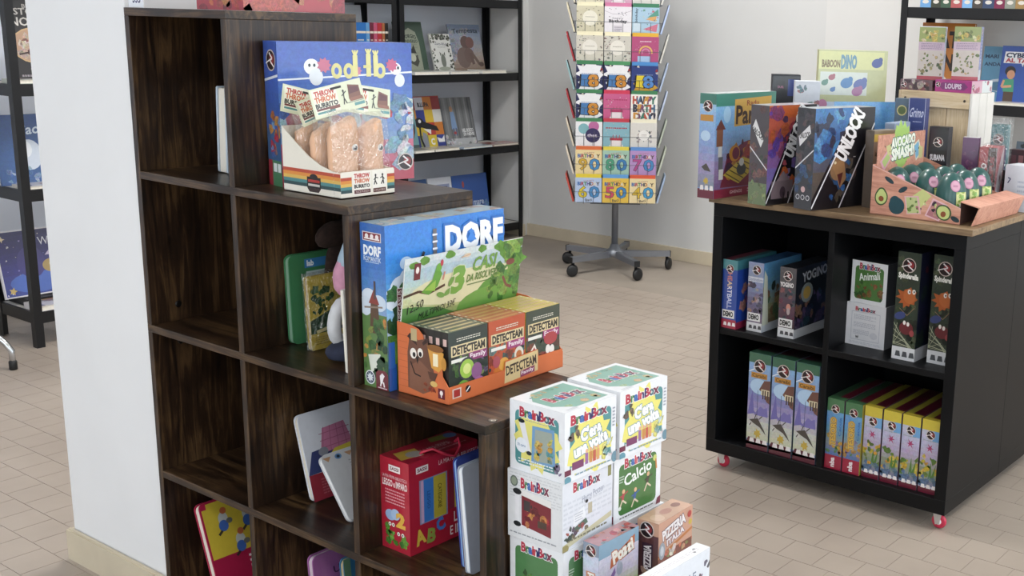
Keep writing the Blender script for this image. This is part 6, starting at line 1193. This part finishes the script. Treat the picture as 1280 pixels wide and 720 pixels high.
a.poly([(.7, .46), (.86, .36), (.78, .02), (.62, .1)], '#e0b8c0').poly([(.71, .42), (.84, .34), (.77, .05), (.64, .12)], '#b0747c').blobs(8, .68, .12, .8, .36, ['#3a2f40', '#d8dca0', '#c9a08a'], .015, .03, 6)
avo(.82, .2, 1, 55); a.ell(.95, .1, .05, .05, '#22363c', -20)
a.build('side_print', av, lambda u, v, k: (u, -k, v), 0, 0, 0)
HH_ = .125; a = Art(.278, HH_); a.STEP
def splat(a, cx, cy, r, col, seed): return a.star(cx, cy, r, r*.62, 11, col, seed)
a2 = Art(.278, .15)
splat(a2, .5, .5, .2, '#a3c46a', 5); a2.ell(.5, .5, .16, .36, '#a3c46a').text('AVOCADO', .52, .62, .5, .17, '#f2f4e6', 4, .06, '#4f7a6a', .06).text('SMASH!', .52, .42, .46, .19, '#f2f4e6', 4, .06, '#4f7a6a', .06)
a2.poly([(.05, .3), (.2, .5), (.3, .36), (.14, .12)], '#d8a0b0').poly([(.09, .3), (.2, .44), (.26, .35), (.15, .18)], '#b0c07a').poly([(.16, .56), (.26, .6), (.28, .4), (.2, .4)], '#c9c48a').poly([(.74, .52), (.86, .62), (.94, .34), (.82, .22)], '#e0d8c0').poly([(.76, .5), (.85, .58), (.91, .36), (.82, .26)], '#7fb0cc').poly([(.86, .5), (.96, .46), (.96, .26), (.88, .26)], '#c9c48a').blobs(12, .1, .2, .95, .6, ['#3a3034', '#4a3a3a'], .008, .016, 6)
a2.build('header_print', av, lambda u, v, k: (.0066+k, .012+u, .09+v), 0, 0, 0)
link('header_splat', prism_me([(.1, .19), (.19, .19), (.185, .222), (.175, .214), (.16, .236), (.15, .22), (.135, .24), (.125, .222), (.112, .228)], .0045, .0065, 'yz'), av, mat('#a3c46a', .5))
AVO = mat('#1f4f4c', .35, vary=.12, scale=10, coat=.3)
bm = bmesh.new(); rings = []; n = 20
for z, rw in ((0, .62), (.03, .82), (.12, .96), (.3, 1), (.5, .99), (.66, .92), (.8, .79), (.9, .61), (.97, .36), (1, .1)):
    rings.append([bm.verts.new((rw*.0405*math.cos(2*math.pi*k/n), rw*.040*math.sin(2*math.pi*k/n), z*.122)) for k in range(n)])
for p, q in zip(rings, rings[1:]):
    for k in range(n): bm.faces.new((p[k], p[(k+1) % n], q[(k+1) % n], q[k]))
bm.faces.new(rings[0][::-1]); bm.faces.new(rings[-1]); ame = finish(bm, 'avocado', True)
RWN = ['back', 'middle', 'front']; CLN = ['nearest the slanted side', 'in the centre', 'at the far side']
pa = None
for i, x in enumerate((.05, .1275, .205)):
    for j in range(3):
        y = .05+j*.0825+(.036 if i == 1 else 0)
        cs, sn = math.cos(R(-1)), math.sin(R(-1)); P = (AX+x*cs-y*sn, AY+x*sn+y*cs, ZT+.0025)
        if pa is None:
            pa = thing('avocado_case', '', 'toy', P, (0, R(-3), R(-46)), 'dark green avocado game cases')
            link('shell', ame, pa, AVO)
            s1 = Art(.026, .03).ell(.5, .5, .48, .48, '#c98aa8').ell(.5, .5, .4, .4, '#d8a8bc').lines(.25, .4, .75, .6, 2, '#a85a80', 1)
            s2 = Art(.03, .07)
            for gi in range(8):                                    # small patches so that the label follows the curved shell
                for gj in range(14): s2.rect(gi/8, gj/14, (gi+1)/8, (gj+1)/14, '#eeeee2' if 4 <= gj < 8 else '#d3d593', keep=True)
            s2.blobs(10, 0, .5, 1, 1, ['#8fae4a', '#d8c86a', '#a8c46a'], .12, .25, 3).lines(.1, .34, .9, .48, 2, '#7a7f70', 2).blobs(6, 0, 0, 1, .28, ['#8fae4a', '#d8d08a'], .12, .25, 5)
            def wrap(y0, z0):
                def fn(u, v, k):
                    yy, zz = y0+u, z0+v; t = zz/.122
                    P_ = ((0, .62), (.03, .82), (.12, .96), (.3, 1), (.5, .99), (.66, .92), (.8, .79), (.9, .61), (.97, .36), (1, .1))
                    for (ta, ra), (tb, rb) in zip(P_, P_[1:]):
                        if ta <= t <= tb: rw = ra+(rb-ra)*(t-ta)/(tb-ta); break
                    q = max(-.99, min(.99, yy/(.040*rw)))
                    return (.0405*rw*math.sqrt(1-q*q)+.0009+k*4, yy, zz)
                return fn
            s1.build('pink_sticker', pa, wrap(-.016, .074), 0, 0, 0); s2.build('label_sticker', pa, wrap(-.002, .004), 0, 0, 0)
            o = pa
        else: o = copy_tree(pa, None, P)
        o['label'] = 'dark green avocado-shaped game case in the %s row %s' % (RWN[i], CLN[j])

# wooden crate and what stands around it
CXc, CYc, CWd, CDp, CHt = -1.522, 3.2, .212, .165, .306
cr_ = thing('wooden_crate', 'pale pine slatted crate standing on end at the back of the cabinet top', 'crate', (CXc, CYc, ZT))
WASH = mat('#d9d6d0', .6, vary=.06, scale=14)
for i in range(3): box('plank', cr_, PINE['z'], .002+i*.0695, .002+i*.0695+.068, .012, .022, 0, CHt-.001, .0012)
for z0 in (.0, CHt-.045): box('rail', cr_, PINE['x'], 0, CWd, 0, .0115, z0, z0+.045, .0015)
for x in (.014, CWd-.014):
    for z in (.022, CHt-.022): link('screw', lathe_me([(.004, 0), (.004, .0008), (.002, .0012)], 8), cr_, mat('#4a4038', .4, .5), (x, 0, z), (R(90), 0, 0))
for i in range(3): box('slat', cr_, WASH, CWd+.0005, CWd+.009, .001+i*.056, .001+i*.056+.053, 0, CHt, .0012)
for i in range(3): box('slat', cr_, PINE['z'], -.0085, -.0005, .001+i*.056, .001+i*.056+.053, 0, CHt, .0012)
box('top_board', cr_, PINE['x'], 0, CWd, .0225, CDp, CHt-.01, CHt, .001); box('bottom_board', cr_, PINE['x'], 0, CWd, .0225, CDp-.011, 0, .01, .001); box('plank', cr_, PINE['z'], 0, CWd, CDp-.01, CDp, .011, CHt-.011, .001)
ZC_ = ZT+CHt+.0006
a1 = Art(.105, .03, '#6a5058').blobs(14, 0, 0, 1, 1, ['#4a3a40', '#a89a90', '#8a5a60', '#c9bcb0'], .06, .14, 3).emblem(.12, .5, .08)
carton('card_game', 'dark mauve box lying flat at the left on the crate', 'card game', .105, .13, .03, (-1.478, 3.278, ZC_), -4, '#5f4a52', {'F': a1, 'R': Art(.13, .03, '#3f3036').blobs(8, 0, 0, 1, 1, ['#2a2024', '#8a6a6a'], .05, .1, 4)})
a1 = Art(.115, .034, '#a83a80').poly([(.2, .2), (.8, .2), (.9, .5), (.8, .8), (.2, .8), (.1, .5)], '#7a3a70').text('LOUPIS', .5, .5, .44, .4, '#d9c9d8', 0, .04).emblem(.08, .6, .06)
carton('card_game', 'magenta box lying flat at the right on the crate', 'card game', .115, .13, .034, (-1.36, 3.272, ZC_), -4, '#a83a80', {'F': a1, 'R': Art(.13, .034, '#c9a0b0').rect(.5, 0, 1, 1, '#cfd6d6').emblem(.08, .5, .06).blobs(8, .1, 0, 1, 1, ['#b85a78', '#8fb0a8', '#e0d8dc'], .04, .08, 5)})
def critter(seed):
    a = Art(.075, .15, '#c3b8b0').rect(0, .72, 1, 1, '#8f9a5a').blobs(16, .05, .74, .95, .92, ['#c9b45a', '#6a7a3c', '#d8cfa0'], .06, .12, seed).rect(0, .56, 1, .72, '#c0a8b8').lines(.1, .58, .9, .7, 4, '#8a7a8c', seed).blobs(26, .08, .1, .92, .5, ['#6a7a44', '#8a8a5a', '#4f5a3a', '#b0a070'], .04, .08, seed+2).rect(0, 0, 1, .07, '#a8404c'); return a
carton('card_game', 'upright olive-backed card game box on the left of the crate', 'card game', .072, .045, .152, (-1.462, 3.262, ZC_+.0306), 14, '#c9d0d4', {'F': critter(3), 'R': Art(.045, .152, '#c3d0dc').emblem(.5, .9, .25).blobs(14, 0, .1, 1, .8, ['#6f9a84', '#b06a8c', '#d8dce0', '#5f86b4'], .1, .2, 5)})
carton('card_game', 'upright card game box with blue spine on the right of the crate', 'card game', .075, .045, .15, (-1.352, 3.262, ZC_+.0346), 14, '#7f90c8', {'F': critter(7), 'R': Art(.045, .15, '#7a8cc8').emblem(.5, .9, .25).lines(.3, .3, .7, .8, 8, '#c3cce8', 3).rect(0, 0, 1, .2, '#cfd4de')})
a = Art(.045, .28, '#5f7080').ell(.5, .9, .36, None, '#c9c08a').ell(.5, .9, .28, None, '#5f6f4a').blobs(10, 0, .3, 1, .8, ['#6a7a8a', '#54646f'], .1, .2, 3)
carton('card_game', 'slate card box with round picture leaning left before the crate', 'card game', .042, .03, .285, (-1.487, 3.15, ZT), 6, '#5f7080', {'F': Art(.042, .285, '#5f7080').ell(.5, .88, .36, None, '#c9c08a').ell(.5, .88, .28, None, '#5f6f4a')})
carton('card_game', 'indigo card box with swirly white title before the crate', 'card game', .052, .03, .288, (-1.437, 3.145, ZT), 4, '#3f4a80', {'F': Art(.052, .288, '#3f4a80').text('Grimo', .5, .86, .8, .09, '#c3c8e0', 0, .02, shear=.2).lines(.3, .76, .8, .78, 1, '#aab0d0', 2).blobs(10, .1, .3, .9, .7, ['#4f5a94', '#34406f', '#6a74b0'], .08, .16, 3).line([(.03, 0), (.03, 1)], .03, '#c9cce0').line([(.97, 0), (.97, 1)], .03, '#c9cce0')})
carton('card_game', 'black tuck box with white bolt badge, in front of the crate', 'card game', .056, .035, .215, (-1.352, 3.118, ZT), 4, '#24232c', {'F': Art(.056, .215, '#24232c').emblem(.5, .8, .22).text('SUBANA', .5, .6, .76, .07, '#dcdce4', 0, .05).blobs(16, 0, .0, 1, .5, ['#2f3a4a', '#3a3040', '#1c2028', '#3f4a5a'], .1, .2, 4)})
carton('card_game', 'purple tuck box beside the avocado tray’s far end', 'card game', .045, .03, .19, (-1.268, 3.14, ZT), 14, '#5a2a58', {'F': Art(.045, .19, '#5a2a58').blobs(12, 0, .2, 1, .8, ['#6a3a6a', '#4a2048', '#7a4a70'], .1, .2, 3), 'U': Art(.045, .03, '#d9d6dc')})
pk = carton('card_game', 'red and black boxed game in blister wrap at the right of the cabinet top', 'card game', .048, .085, .17, (-1.205, 3.135, ZT), 8, '#a8303c', {'F': Art(.048, .17, '#3a2026').rect(0, .4, .5, 1, '#a82c38').ell(.3, .7, .16, None, '#e0d8d8').ell(.3, .7, .08, None, '#7a2028').text('LUPUS', .75, .65, .4*.17/.048, .22*.048/.17, '#b0404c', 90, .03), 'R': Art(.085, .17, '#b04a54').poly([(.0, .0), (.6, .0), (1, .7), (.9, 1), (.3, .6)], '#dcdadf').blobs(12, .1, .05, .9, .6, ['#c9c6d0', '#b0606c', '#8a6a7a', '#e6e4ea'], .07, .14, 4)})
link('blister', box_me(-.0255, .0265, -.0435, .0445, .06, .176, .003), pk, FILM)
tl = carton('card_game', 'teal badge card box in clear case behind the red game', 'card game', .045, .035, .225, (-1.218, 3.225, ZT), 8, '#3f7a80', {'F': Art(.045, .225, '#3f7a80').rect(0, 0, 1, .72, '#4a4a84').emblem(.45, .82, .3)})
link('clear_case', box_me(-.0245, .03, -.0195, .02, .02, .245, .002), tl, FILM)
carton('card_game', 'black tuck box under the blister pack', 'card game', .04, .03, .1, (-1.176, 3.215, ZT), 10, '#242026', {'F': Art(.04, .1, '#242026').text('VOX', .5, .4, .7, .2, '#9a8f94', 0, .03)})
carton('card_game', 'white box at the right edge of the cabinet top', 'card game', .1, .07, .125, (-1.105, 3.155, ZT), -8, '#dfe2ea', {'F': Art(.1, .125, '#dcdfe8').line([(.1, .6), (.18, .7), (.1, .72)], .03, '#3a3f6a').lines(.4, .3, .9, .7, 4, '#b9bfd0', 3), 'R': Art(.07, .125, '#e6e8ee')})
carton('card_game', 'tiny maroon striped box just behind the white box', 'card game', .07, .03, .155, (-1.165, 3.27, ZT), 0, '#3a1f26', {'F': Art(.07, .155, '#3a1f26').rect(.1, .2, .3, .9, '#5a2a34').rect(.4, .2, .6, .9, '#8a5a5c').rect(.7, .2, .9, .9, '#5a2a34')})
